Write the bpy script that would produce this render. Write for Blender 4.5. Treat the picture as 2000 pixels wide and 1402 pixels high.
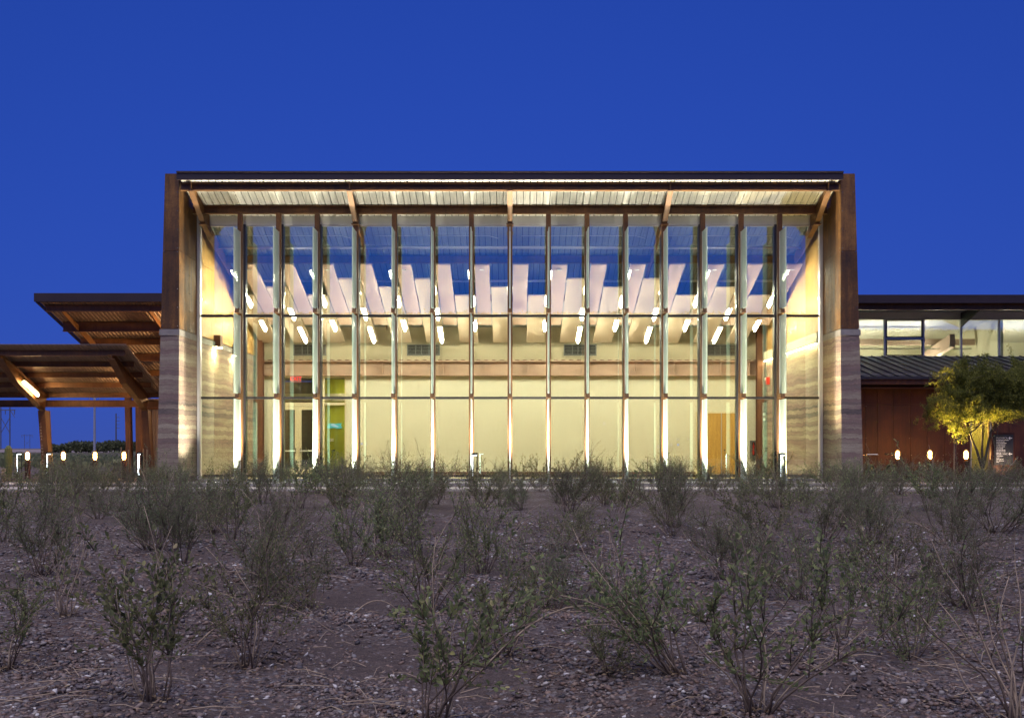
import bpy, bmesh, math, random
import numpy as np
from mathutils import Vector, Matrix

sc = bpy.context.scene
for o in list(bpy.data.objects): bpy.data.objects.remove(o)
COL = sc.collection
R = math.radians
random.seed(11); rng = np.random.default_rng(11)

# ------------------------------------------------------------------ camera
EYE = 1.12
cam = bpy.data.cameras.new('camera'); cam.sensor_width = 36; cam.lens = 36.83
cam.shift_x = 0.002; cam.shift_y = 0.087; cam.clip_start = .05; cam.clip_end = 5000
co = bpy.data.objects.new('camera', cam); COL.objects.link(co)
co.location = (0, 0, EYE); co.rotation_euler = (R(90), 0, 0); sc.camera = co

# ------------------------------------------------------------------ sky: dusk, the sun just down behind the camera
w = bpy.data.worlds.new('World'); sc.world = w; w.use_nodes = True
nt = w.node_tree; nt.nodes.clear()
tc = nt.nodes.new('ShaderNodeTexCoord')
va = nt.nodes.new('ShaderNodeVectorMath'); va.operation = 'ADD'; va.inputs[1].default_value = (0, 0, .22)
vn = nt.nodes.new('ShaderNodeVectorMath'); vn.operation = 'NORMALIZE'
sky = nt.nodes.new('ShaderNodeTexSky'); sky.sky_type = 'NISHITA'; sky.sun_disc = False
sky.sun_elevation = R(-1.1); sky.sun_rotation = R(180); sky.dust_density = 0; sky.ozone_density = 5.0; sky.air_density = 1
bg = nt.nodes.new('ShaderNodeBackground'); bg.inputs[1].default_value = 1.5
wo = nt.nodes.new('ShaderNodeOutputWorld')
nt.links.new(tc.outputs['Generated'], va.inputs[0]); nt.links.new(va.outputs[0], vn.inputs[0])
nt.links.new(vn.outputs[0], sky.inputs[0]); wb = nt.nodes.new('ShaderNodeMix'); wb.data_type = 'RGBA'; wb.blend_type = 'MULTIPLY'; wb.inputs[0].default_value = 1; wb.inputs[7].default_value = (.50, .76, 1, 1)   # camera white balance
nt.links.new(sky.outputs[0], wb.inputs[6]); nt.links.new(wb.outputs[2], bg.inputs[0]); nt.links.new(bg.outputs[0], wo.inputs[0])

# the afterglow in the west behind the camera: one very soft, weak, warm sun
sl = bpy.data.lights.new('afterglow', 'SUN'); sl.energy = 2.5; sl.angle = R(80); sl.color = (.98, .895, .94)
so = bpy.data.objects.new('afterglow', sl); COL.objects.link(so)
so.rotation_euler = (R(24), 0, R(-12)); so.location = (0, -20, 30)

vs = sc.view_settings; vs.view_transform = 'Standard'; vs.look = 'None'; vs.gamma = 1; vs.exposure = 0; vs.use_curve_mapping = False
cy = sc.cycles
cy.max_bounces = 8; cy.diffuse_bounces = 4; cy.glossy_bounces = 3; cy.transmission_bounces = 4; cy.transparent_max_bounces = 20
cy.caustics_reflective = False; cy.caustics_refractive = False; cy.sample_clamp_indirect = 4; cy.use_denoising = True
cy.blur_glossy = .5

# ------------------------------------------------------------------ helpers
def setp(o, **k):
    for a, b in k.items():
        if b is not None: o[a] = b
    return o
def tag(o, label, cat, group=None): return setp(o, label=label, category=cat, group=group)
def thing(name, label, cat, loc=(0, 0, 0), group=None, rotz=0):
    o = bpy.data.objects.new(name, None); COL.objects.link(o)
    o.location = loc; o.rotation_euler = (0, 0, rotz); o.empty_display_size = .2
    return tag(o, label, cat, group)
def adopt(o, parent):
    if parent is not None:
        o.parent = parent
        if parent.type == 'EMPTY': o.matrix_parent_inverse = Matrix.Translation(-Vector(parent.location))
    return o
class MB:
    def __init__(s): s.v = []; s.f = []
    def box(s, x0, x1, y0, y1, z0, z1):
        n = len(s.v)
        s.v += [(x0,y0,z0),(x1,y0,z0),(x1,y1,z0),(x0,y1,z0),(x0,y0,z1),(x1,y0,z1),(x1,y1,z1),(x0,y1,z1)]
        s.f += [tuple(n+i for i in q) for q in ((0,3,2,1),(4,5,6,7),(0,1,5,4),(1,2,6,5),(2,3,7,6),(3,0,4,7))]
        return s
    def prism(s, poly, off):
        n = len(s.v); k = len(poly); off = Vector(off)
        P = [Vector(p) for p in poly]
        nrm = Vector((0,0,0))
        for i in range(k): nrm += P[i].cross(P[(i+1) % k])
        if nrm.dot(off) > 0: P.reverse()
        s.v += [tuple(p) for p in P] + [tuple(p+off) for p in P]
        s.f.append(tuple(range(n, n+k))); s.f.append(tuple(n+k+i for i in reversed(range(k))))
        for i in range(k):
            j = (i+1) % k; s.f.append((n+j, n+i, n+k+i, n+k+j))
        return s
    def tube(s, pts, r, n=6):
        pts = [Vector(p) for p in pts]; m = len(pts)
        rs = r if isinstance(r, (list, tuple)) else [r]*m
        b = len(s.v)
        for i, p in enumerate(pts):
            d = (pts[min(i+1, m-1)] - pts[max(i-1, 0)]).normalized()
            a = Vector((0,0,1)) if abs(d.z) < .9 else Vector((1,0,0))
            u = d.cross(a).normalized(); v2 = d.cross(u)
            for k in range(n):
                t = 2*math.pi*k/n; q = p + (u*math.cos(t) + v2*math.sin(t))*rs[i]; s.v.append(tuple(q))
        for i in range(m-1):
            for k in range(n):
                j = (k+1) % n; s.f.append((b+i*n+k, b+(i+1)*n+k, b+(i+1)*n+j, b+i*n+j))
        s.f.append(tuple(b+k for k in range(n))); s.f.append(tuple(b+(m-1)*n+k for k in reversed(range(n))))
        return s
    def lathe(s, c, prof, n=12, sx=1, sy=1):
        b = len(s.v); m = len(prof)
        for r, z in prof:
            for k in range(n):
                t = 2*math.pi*k/n; s.v.append((c[0]+r*sx*math.cos(t), c[1]+r*sy*math.sin(t), c[2]+z))
        for i in range(m-1):
            for k in range(n):
                j = (k+1) % n; s.f.append((b+i*n+k, b+i*n+j, b+(i+1)*n+j, b+(i+1)*n+k))
        s.f.append(tuple(b+k for k in reversed(range(n)))); s.f.append(tuple(b+(m-1)*n+k for k in range(n)))
        return s
    def ibeam_x(s, x0, x1, y, z0, z1, w=.16, t=.02):
        s.box(x0, x1, y-w/2, y+w/2, z0, z0+t); s.box(x0, x1, y-w/2, y+w/2, z1-t, z1)
        s.box(x0+.002, x1-.002, y-.012, y+.012, z0+t, z1-t); return s
    def mesh(s, name, mat, bevel=0, smooth=False):
        me = bpy.data.meshes.new(name); me.from_pydata(s.v, [], s.f)
        if bevel:
            bm = bmesh.new(); bm.from_mesh(me)
            bmesh.ops.bevel(bm, geom=list(bm.edges), offset=bevel, segments=2, affect='EDGES', profile=.6, clamp_overlap=True)
            bm.to_mesh(me); bm.free()
        if smooth: me.polygons.foreach_set('use_smooth', [True]*len(me.polygons))
        me.materials.append(mat); me.update(); return me
    def build(s, name, mat, parent=None, bevel=0, smooth=False, **props):
        o = bpy.data.objects.new(name, s.mesh(name, mat, bevel, smooth)); COL.objects.link(o)
        adopt(o, parent); setp(o, **props); return o
def inst(name, me, parent, loc=(0,0,0), rot=(0,0,0), scale=(1,1,1)):
    o = bpy.data.objects.new(name, me); COL.objects.link(o); adopt(o, parent)
    o.location = loc; o.rotation_euler = rot; o.scale = scale; return o
def copy_tree(o, parent=None):
    c = o.copy(); COL.objects.link(c); c.parent = parent
    for ch in o.children: copy_tree(ch, c)
    return c
ORD = ['first','second','third','fourth','fifth','sixth','seventh','eighth','ninth','tenth','eleventh','twelfth','thirteenth','fourteenth','fifteenth','sixteenth','seventeenth','eighteenth']
def ordn(i): return ORD[i] if i < len(ORD) else str(i+1)+'th'

# ------------------------------------------------------------------ materials
class NT:
    def __init__(s, name):
        s.m = bpy.data.materials.new(name); s.m.use_nodes = True; s.t = s.m.node_tree
        s.t.nodes.clear(); s.out = s.t.nodes.new('ShaderNodeOutputMaterial')
    def n(s, typ, **k):
        x = s.t.nodes.new('ShaderNode'+typ)
        for a, b in k.items():
            if a.startswith('i_'):
                key = a[2:]; key = int(key) if key.isdigit() else key.replace('_', ' ')
                x.inputs[key].default_value = b
            else: setattr(x, a, b)
        return x
    def l(s, a, b): s.t.links.new(a, b)
    def pos(s, scale=(1,1,1)):
        g = s.n('NewGeometry'); m = s.n('VectorMath', operation='MULTIPLY'); m.inputs[1].default_value = scale
        s.l(g.outputs['Position'], m.inputs[0]); return m.outputs[0]
    def noise(s, vec, scale, detail=4, rough=.55, dim=None):
        x = s.n('TexNoise'); x.inputs['Scale'].default_value = scale; x.inputs['Detail'].default_value = detail; x.inputs['Roughness'].default_value = rough
        s.l(vec, x.inputs['Vector']); return x.outputs['Fac']
    def ramp(s, fac, stops, interp='LINEAR'):
        x = s.n('ValToRGB'); x.color_ramp.interpolation = interp
        e = x.color_ramp.elements
        while len(e) < len(stops): e.new(.5)
        for i, (p, c) in enumerate(stops): e[i].position = p; e[i].color = (*c, 1) if len(c) == 3 else c
        s.l(fac, x.inputs[0]); return x.outputs[0]
    def math(s, op, a, b=None, clamp=False):
        x = s.n('Math', operation=op, use_clamp=clamp)
        for i, q in enumerate((a, b)):
            if q is None: continue
            if isinstance(q, (int, float)): x.inputs[i].default_value = q
            else: s.l(q, x.inputs[i])
        return x.outputs[0]
    def mix(s, fac, a, b, blend='MIX'):
        x = s.n('Mix', data_type='RGBA', blend_type=blend)
        for i, q in ((0, fac), (6, a), (7, b)):
            if isinstance(q, (int, float)): x.inputs[i].default_value = q
            elif isinstance(q, tuple): x.inputs[i].default_value = (*q, 1)
            else: s.l(q, x.inputs[i])
        return x.outputs[2]
    def bsdf(s, col, rough=.6, metal=0, height=None, bump=.3, dist=.02, spec=.5):
        b = s.n('BsdfPrincipled'); b.inputs['Metallic'].default_value = metal
        b.inputs['Specular IOR Level'].default_value = spec
        if isinstance(col, tuple): b.inputs['Base Color'].default_value = (*col, 1)
        else: s.l(col, b.inputs['Base Color'])
        if isinstance(rough, (int, float)): b.inputs['Roughness'].default_value = rough
        else: s.l(rough, b.inputs['Roughness'])
        if height is not None:
            u = s.n('Bump'); u.inputs['Strength'].default_value = bump; u.inputs['Distance'].default_value = dist
            s.l(height, u.inputs['Height']); s.l(u.outputs[0], b.inputs['Normal'])
        s.l(b.outputs[0], s.out.inputs[0]); s.b = b; return s.m
def plain(name, c, rough=.6, metal=0, var=.25, scale=6, bump=.08, stretch=(1,1,1), spec=.5):
    s = NT(name); p = s.pos(stretch); f = s.noise(p, scale, 5)
    d = tuple(x*(1-var) for x in c); l = tuple(min(1, x*(1+var)) for x in c)
    col = s.ramp(f, [(.3, d), (.7, l)])
    rg = s.math('ADD', s.math('MULTIPLY', f, .2), rough-.1)
    return s.bsdf(col, rg, metal, s.noise(p, scale*8, 3), bump, .01, spec)
def emit(name, c, k):
    s = NT(name); e = s.n('Emission'); e.inputs[0].default_value = (*c, 1); e.inputs[1].default_value = k
    s.l(e.outputs[0], s.out.inputs[0]); return s.m
def rusty(name, dark, mid, light, rough=.5, metal=.35, oinfo=True):
    s = NT(name); p = s.pos(); st = s.pos((3.2, 3.2, .35))
    a = s.noise(p, 1.1, 6, .65); b = s.noise(st, 2.2, 5, .6); c = s.noise(p, 26, 4, .6)
    f = s.math('ADD', s.math('MULTIPLY', a, .45), s.math('MULTIPLY', b, .4)); f = s.math('ADD', f, s.math('MULTIPLY', c, .2))
    if oinfo:
        oi = s.n('ObjectInfo'); f = s.math('ADD', f, s.math('MULTIPLY', s.math('SUBTRACT', oi.outputs['Random'], .5), .10))
    col = s.ramp(f, [(.36, dark), (.52, mid), (.68, light)])
    rg = s.math('ADD', s.math('MULTIPLY', b, .35), rough-.17)
    return s.bsdf(col, rg, metal, s.math('ADD', c, s.math('MULTIPLY', b, .7)), .18, .006)
M = {}
M['corten']  = rusty('weathering_steel', (.035,.016,.007), (.125,.054,.014), (.32,.15,.034), .6, .1)
M['beam']    = rusty('brown_steel', (.075,.033,.011), (.155,.068,.020), (.25,.115,.033), .55, .05)
M['beamlit'] = M['beam']
M['rust']    = rusty('red_rust_panel', (.036,.012,.007), (.078,.024,.010), (.135,.043,.016), .5, .2)
M['fascia']  = plain('dark_fascia', (.026,.014,.017), .5, .0, .18, 1.6, .04)
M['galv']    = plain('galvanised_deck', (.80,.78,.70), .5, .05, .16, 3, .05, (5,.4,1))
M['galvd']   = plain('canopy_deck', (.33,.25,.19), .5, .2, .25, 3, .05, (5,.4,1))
M['deckin']  = plain('shade_tinted_deck', (.30,.36,.38), .55, .2, .16, 3, .05, (5,.4,1))  # galvanised deck again, with indoor shade and blue veil put into its colour
M['dark']    = plain('dark_void', (.02,.018,.016), .8, 0, .2, 3, 0)
M['alum']    = plain('light_aluminium', (.52,.51,.52), .4, .3, .06, 2, .02)
M['alumw']   = plain('white_aluminium', (.78,.77,.73), .4, .1, .05, 2, .02)
M['mull']    = plain('dark_mullion', (.035,.033,.035), .35, .4, .15, 3, .02)
M['cream']   = plain('cream_paint', (.80,.765,.585), .75, 0, .006, .8, .0)
M['upperw']  = plain('tan_plaster', (.62,.54,.36), .8, 0, .06, .8, .03)
M['ceilp']   = plain('ceiling_board', (.56,.41,.33), .7, 0, .04, 1.2, .02, (1,.2,1))
M['ceilb']   = plain('ceiling_board_pale', (.58,.47,.35), .7, 0, .04, 1.2, .02, (1,.2,1))
M['maple']   = plain('maple_veneer', (.58,.34,.08), .45, 0, .12, 3, .02, (6,6,.4))
M['woodw']   = plain('wall_veneer', (.60,.36,.12), .45, 0, .14, 2.4, .02, (4,4,.25))
M['framec']  = plain('cream_frame', (.78,.69,.47), .5, 0, .03, 2, .02)
M['green']   = plain('lime_paint', (.52,.52,.04), .6, 0, .04, 1, .02)
M['greyw']   = plain('grey_wall', (.16,.13,.10), .7, 0, .1, 1, .02)
M['white']   = plain('white_plastic', (.8,.78,.72), .45, 0, .03, 5, 0)
M['red']     = plain('red_plastic', (.62,.03,.015), .4, 0, .05, 5, 0)
M['brownp']  = plain('brown_metal', (.16,.07,.04), .45, .2, .1, 5, .02)
M['grey']    = plain('grey_metal', (.22,.22,.20), .45, .5, .1, 5, .03)
M['blackm']  = plain('black_metal', (.025,.027,.028), .4, .4, .15, 6, .03)
M['roofm']   = plain('charcoal_roof', (.045,.043,.055), .38, .4, .12, 2, .03)
M['floor']   = plain('floor_carpet', (.42,.33,.17), .8, 0, .12, 3, .1)
M['wood']    = plain('wood_pole', (.26,.17,.09), .8, 0, .25, 5, .2, (3,3,.3))
M['stake']   = plain('pale_stake', (.42,.30,.16), .8, 0, .2, 9, .2, (3,3,.3))
M['far']     = plain('far_steel', (.12,.12,.15), .6, .2, .15, 3, 0)
M['siding']  = plain('ribbed_siding', (.30,.24,.18), .5, .2, .12, 2, .02)
M['concrete']= plain('concrete', (.44,.41,.36), .85, 0, .16, 3.5, .25)
M['walk']    = plain('pale_concrete', (.50,.46,.40), .85, 0, .14, 2.2, .25)
M['steel']   = plain('stainless', (.55,.53,.48), .25, .9, .05, 6, 0)
M['sconce_glass'] = plain('frosted', (.7,.6,.4), .4)
M['sconce_led'] = emit('sconce_glow', (1,.82,.42), 850)
M['tube']    = emit('pendant_glow', (1, .94, .70), 192)
M['warm']    = emit('lantern_glow', (1, .60, .26), 130)
M['strip']   = emit('canopy_tube_glow', (1, .66, .30), 95)
M['led']     = emit('bollard_led', (.86, .97, 1), 7)
M['added_wall_wash'] = emit('added_wall_wash_glow', (1,.80,.38), 130)  # glow of the strip added to wash the right wall
M['exit']    = emit('exit_letters', (1, .03, .015), 3.0)
M['exitbox'] = emit('exit_face', (1, .42, .30), .55)
M['screen']  = emit('display_glow', (.22, .80, .72), 1.1)
M['screenw'] = emit('display_glow_white', (.75, .95, 1), 1.3)
M['tstat']   = emit('thermostat_glow', (.35, .5, 1), 1.3)
M['lens']    = emit('uplight_lens', (.92, .97, .88), 3)

def glass_mat(name, refl, tint, rough=0):
    s = NT(name); fr = s.n('Fresnel'); fr.inputs[0].default_value = 1.5
    f = s.math('ADD', s.math('MULTIPLY', fr.outputs[0], .85), refl, True)
    tr = s.n('BsdfTransparent'); tr.inputs[0].default_value = (*tint, 1)
    gl = s.n('BsdfGlossy'); gl.inputs['Roughness'].default_value = rough; gl.inputs[0].default_value = (.70,1,.92,1)
    mx = s.n('MixShader'); s.l(f, mx.inputs[0]); s.l(tr.outputs[0], mx.inputs[1]); s.l(gl.outputs[0], mx.inputs[2])
    s.l(mx.outputs[0], s.out.inputs[0]); return s.m
M['glass'] = glass_mat('curtain_glass', .19, (.95,.97,.95))
M['glass2'] = glass_mat('door_glass', .03, (.9,.92,.9))
def fin_mat():
    s = NT('frosted_fin_glass'); p = s.pos((1,1,.3)); f = s.noise(p, 3, 3)
    d = s.n('BsdfDiffuse'); s.l(s.ramp(f, [(.3,(.60,.68,.61)),(.7,(.72,.80,.73))]), d.inputs[0])
    t = s.n('BsdfTranslucent'); t.inputs[0].default_value = (.72,.82,.74,1)
    x = s.n('BsdfTransparent'); x.inputs[0].default_value = (.86,.95,.9,1)
    g = s.n('BsdfGlossy'); g.inputs['Roughness'].default_value = .12
    m1 = s.n('MixShader'); m1.inputs[0].default_value = .5; s.l(d.outputs[0], m1.inputs[1]); s.l(t.outputs[0], m1.inputs[2])
    m2 = s.n('MixShader'); m2.inputs[0].default_value = .18; s.l(m1.outputs[0], m2.inputs[1]); s.l(x.outputs[0], m2.inputs[2])
    m3 = s.n('MixShader'); m3.inputs[0].default_value = .07; s.l(m2.outputs[0], m3.inputs[1]); s.l(g.outputs[0], m3.inputs[2])
    s.l(m3.outputs[0], s.out.inputs[0]); return s.m
M['fin'] = fin_mat()
def halo_globe_mat():
    s = NT('amber_halo'); e = s.n('Emission'); e.inputs[0].default_value = (1,.46,.12,1); e.inputs[1].default_value = 1.6  # amber glow put on the globe to imitate a halo round the core
    x = s.n('BsdfTransparent'); x.inputs[0].default_value = (1,.86,.62,1); m = s.n('MixShader'); m.inputs[0].default_value = .35
    s.l(x.outputs[0], m.inputs[1]); s.l(e.outputs[0], m.inputs[2]); s.l(m.outputs[0], s.out.inputs[0]); return s.m
M['halo_globe'] = halo_globe_mat()

def rammed():
    s = NT('rammed_earth'); p = s.pos(); sep = s.n('SeparateXYZ'); s.l(p, sep.inputs[0])
    wob = s.noise(s.pos((1,1,.25)), 1.7, 4, .6); w2 = s.noise(s.pos((1,1,.4)), 7, 3, .6)
    z = s.math('ADD', sep.outputs[2], s.math('MULTIPLY', s.math('SUBTRACT', wob, .5), .22))
    z = s.math('ADD', z, s.math('MULTIPLY', s.math('SUBTRACT', w2, .5), .11))
    def bands(h, off):
        q = s.math('ADD', s.math('DIVIDE', z, h), off)
        wn = s.n('TexWhiteNoise', noise_dimensions='1D'); s.l(s.math('FLOOR', q), wn.inputs['W'])
        return wn.outputs['Value'], s.math('FRACT', q)
    a, fa = bands(.145, 3.3); b, fb = bands(.47, 7.7)
    cz_ = s.n('CombineXYZ'); s.l(s.math('MULTIPLY', sep.outputs[0], .35), cz_.inputs[0]); s.l(s.math('MULTIPLY', sep.outputs[1], .35), cz_.inputs[1]); s.l(s.math('MULTIPLY', z, 3.6), cz_.inputs[2])
    sm = s.noise(cz_.outputs[0], 1.0, 5, .7)
    v = s.math('ADD', s.math('MULTIPLY', a, .30), s.math('MULTIPLY', b, .20))
    v = s.math('ADD', v, s.math('MULTIPLY', s.math('SUBTRACT', sm, .22), .85))
    v = s.math('ADD', v, s.math('MULTIPLY', s.math('SUBTRACT', s.noise(s.pos((1,1,2.2)), 5.5, 5, .7), .5), .28))
    col = s.ramp(v, [(.12,(.11,.095,.092)), (.30,(.225,.185,.160)), (.42,(.29,.205,.175)), (.55,(.36,.30,.225)), (.70,(.47,.41,.30)), (.92,(.30,.255,.205))])
    line = s.ramp(fa, [(0,(.62,.60,.58)), (.10,(1,1,1)), (.88,(1,1,1)), (1,(.80,.78,.76))])
    col = s.mix(1.0, col, line, 'MULTIPLY')
    gr = s.noise(p, 60, 4, .7); col = s.mix(.45, col, s.ramp(gr, [(.3,(.55,.53,.5)), (.7,(1.2,1.2,1.2))]), 'MULTIPLY')
    # vertical form-board joints along the depth of the wall
    yy = s.math('FRACT', s.math('DIVIDE', sep.outputs[1], .37)); ln = s.ramp(yy, [(0,(.7,.68,.66)), (.05,(1,1,1)), (1,(1,1,1))])
    col = s.mix(.8, col, ln, 'MULTIPLY')
    h = s.math('ADD', s.math('MULTIPLY', gr, .5), s.math('MULTIPLY', fa, .35)); h = s.math('ADD', h, s.noise(p, 14, 4, .6))
    return s.bsdf(col, .95, 0, h, .5, .03, .05)
M['rammed'] = rammed()

def ground_mat():
    s = NT('gravel_ground'); p = s.pos()
    big = s.noise(p, .55, 4, .6); mid = s.noise(p, 9, 4, .6)
    vo = s.n('TexVoronoi'); vo.inputs['Scale'].default_value = 34; s.l(p, vo.inputs['Vector'])
    vd = s.n('TexVoronoi'); vd.inputs['Scale'].default_value = 34; s.l(p, vd.inputs['Vector'])
    sep = s.n('SeparateColor'); s.l(vo.outputs['Color'], sep.inputs[0])
    peb = s.ramp(sep.outputs[0], [(0,(.05,.042,.044)), (.2,(.15,.10,.08)), (.4,(.10,.092,.10)), (.6,(.22,.16,.13)), (.8,(.17,.16,.165)), (.94,(.30,.26,.235)), (1,(.52,.49,.47))])
    soil = s.mix(.5, s.ramp(mid, [(.3,(.070,.054,.050)), (.7,(.16,.122,.108))]), s.ramp(s.noise(p, 120, 4, .75), [(.35,(.05,.04,.04)), (.65,(.24,.19,.17))]))
    f = s.ramp(big, [(.44,(.08,.08,.08)), (.56,(.95,.95,.95))])
    col = s.mix(f, soil, peb)
    hh = s.math('SUBTRACT', 1.0, vd.outputs['Distance']); h = s.math('ADD', s.math('MULTIPLY', hh, .8), s.noise(p, 70, 3, .7))
    return s.bsdf(col, .95, 0, h, .9, .03, .15)
M['ground'] = ground_mat()
def attr_mat(name, stops, rough, spec, trans=None, bump=0):
    s = NT(name); a = s.n('Attribute', attribute_name='tint'); col = s.ramp(a.outputs['Fac'], stops)
    if trans is None:
        return s.bsdf(col, rough, 0, s.noise(s.pos(), 90, 3) if bump else None, bump, .004, spec)
    oi = s.n('ObjectInfo'); hv = s.n('HueSaturation'); s.l(col, hv.inputs['Color'])
    s.l(s.math('ADD', s.math('MULTIPLY', oi.outputs['Random'], .5), .75), hv.inputs['Value'])
    s.l(s.math('ADD', s.math('MULTIPLY', oi.outputs['Random'], .05), .475), hv.inputs['Hue'])
    b = s.n('BsdfPrincipled'); b.inputs['Roughness'].default_value = rough; b.inputs['Specular IOR Level'].default_value = spec
    s.l(hv.outputs[0], b.inputs['Base Color'])
    t = s.n('BsdfTranslucent'); s.l(hv.outputs[0], t.inputs[0])
    m = s.n('MixShader'); m.inputs[0].default_value = trans; s.l(b.outputs[0], m.inputs[1]); s.l(t.outputs[0], m.inputs[2])
    s.l(m.outputs[0], s.out.inputs[0]); return s.m
M['stone'] = attr_mat('gravel_stone', [(0,(.045,.04,.045)), (.16,(.16,.10,.072)), (.3,(.095,.088,.098)), (.42,(.21,.14,.105)), (.55,(.15,.135,.14)), (.68,(.27,.19,.14)), (.8,(.22,.21,.215)), (.93,(.36,.32,.28)), (1,(.62,.60,.58))], .6, .5, None, .3)
M['leaf']  = attr_mat('olive_leaf', [(0,(.075,.095,.045)), (.35,(.185,.222,.095)), (.7,(.32,.36,.145)), (.92,(.46,.45,.18)), (1,(.60,.50,.30))], .5, .4, .45)
M['leafy'] = attr_mat('fine_leaf', [(0,(.085,.105,.055)), (.5,(.20,.24,.115)), (1,(.34,.38,.175))], .55, .3, .45)
M['treeleaf'] = attr_mat('tree_leaf', [(0,(.07,.085,.022)), (.5,(.17,.18,.04)), (1,(.32,.29,.06))], .5, .3, .5)
M['stem']  = plain('shrub_stem', (.17,.125,.095), .8, 0, .3, 20, .2)
M['dry']   = plain('dry_twig', (.40,.31,.22), .8, 0, .3, 20, .2)
M['bark']  = plain('tree_bark', (.07,.06,.045), .85, 0, .3, 14, .3)
M['cactus']= plain('cactus_skin', (.12,.16,.06), .6, 0, .2, 10, .2)
M['backdrop_dark'] = plain('dark_backdrop', (.022,.026,.016), .9, 0, .3, 2, .0, spec=.05)  # flat dark colour for the added backdrop behind the camera

# ------------------------------------------------------------------ ground, paths
def hgt(x, y):
    f = np.clip((26.5 - y)/3.0, 0, 1)*np.clip((30 - np.abs(x))/6, 0, 1)
    return f*(.034*np.sin(x*1.9 + .7*np.sin(y*1.1)) + .034*np.sin(y*2.3 + 1.3*np.sin(x*.8)) + .018*np.sin(x*5.1+y*3.7) + .05*np.sin(x*.45+1.2)*np.sin(y*.5))
xs = np.concatenate([[-2500,-700,-250,-90,-45], np.linspace(-32,32,215), [45,90,250,700,2500]])
ys = np.concatenate([[-1500,-300,-80,-20,-5], np.linspace(0,27,140), [27.5,30,36,50,80,150,300,700,1500,3500]])
X, Yg_ = np.meshgrid(xs, ys); Z = hgt(X, Yg_)
Z = Z + np.where((Yg_ > 1) & (Yg_ < 26), rng.normal(0, .004, Z.shape), 0)
nx, ny = len(xs), len(ys)
V = np.stack([X, Yg_, Z], -1).reshape(-1, 3)
i0 = (np.arange(ny-1)[:,None]*nx + np.arange(nx-1)).reshape(-1)
Fq = np.stack([i0, i0+1, i0+nx+1, i0+nx], -1)
gm = bpy.data.meshes.new('ground'); gm.from_pydata(V.tolist(), [], Fq.tolist()); gm.materials.append(M['ground'])
gm.polygons.foreach_set('use_smooth', [True]*len(gm.polygons))
go = bpy.data.objects.new('ground', gm); COL.objects.link(go); go['kind'] = 'structure'
walk = MB()
for k in range(22): walk.box(-26.4+k*2.4, -26.4+k*2.4+2.385, 27.4, 28.9, -.1, .05)
walk.build('sidewalk', M['walk'], None, kind='structure')
MB().box(-10.9, 10.9, 31.0, 33.4, -.1, .085).build('building_apron', M['concrete'], None, kind='structure')
MB().box(-60, -11.2, 31.6, 33.6, -.1, .03).build('path', M['walk'], None, kind='structure')
MB().box(11.5, 40, 31.9, 33.9, -.1, .03).build('path', M['walk'], None, kind='structure')
MB().prism([(-400,296,0),(-400,300,.75),(-400,306,.75),(-400,312,0)], (800,0,0)).build('berm', plain('berm_soil', (.24,.20,.20), .9), None, kind='structure')
MB().box(-300, 100, 84, 96, -.2, .03).build('road', plain('far_asphalt', (.06,.055,.06), .85), None, kind='structure')

# ------------------------------------------------------------------ the glazed hall
BAY = 1.19; GY = 33.0; BACK = 40.9; WX = 9.83; SL = .32
def dz(y): return 8.39 + SL*(GY - y)          # underside of the roof deck
hall = thing('glazed_hall', 'tall glass-fronted hall with white fins between rammed earth and rusted steel end walls', 'building', (0, GY, 0))

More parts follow.
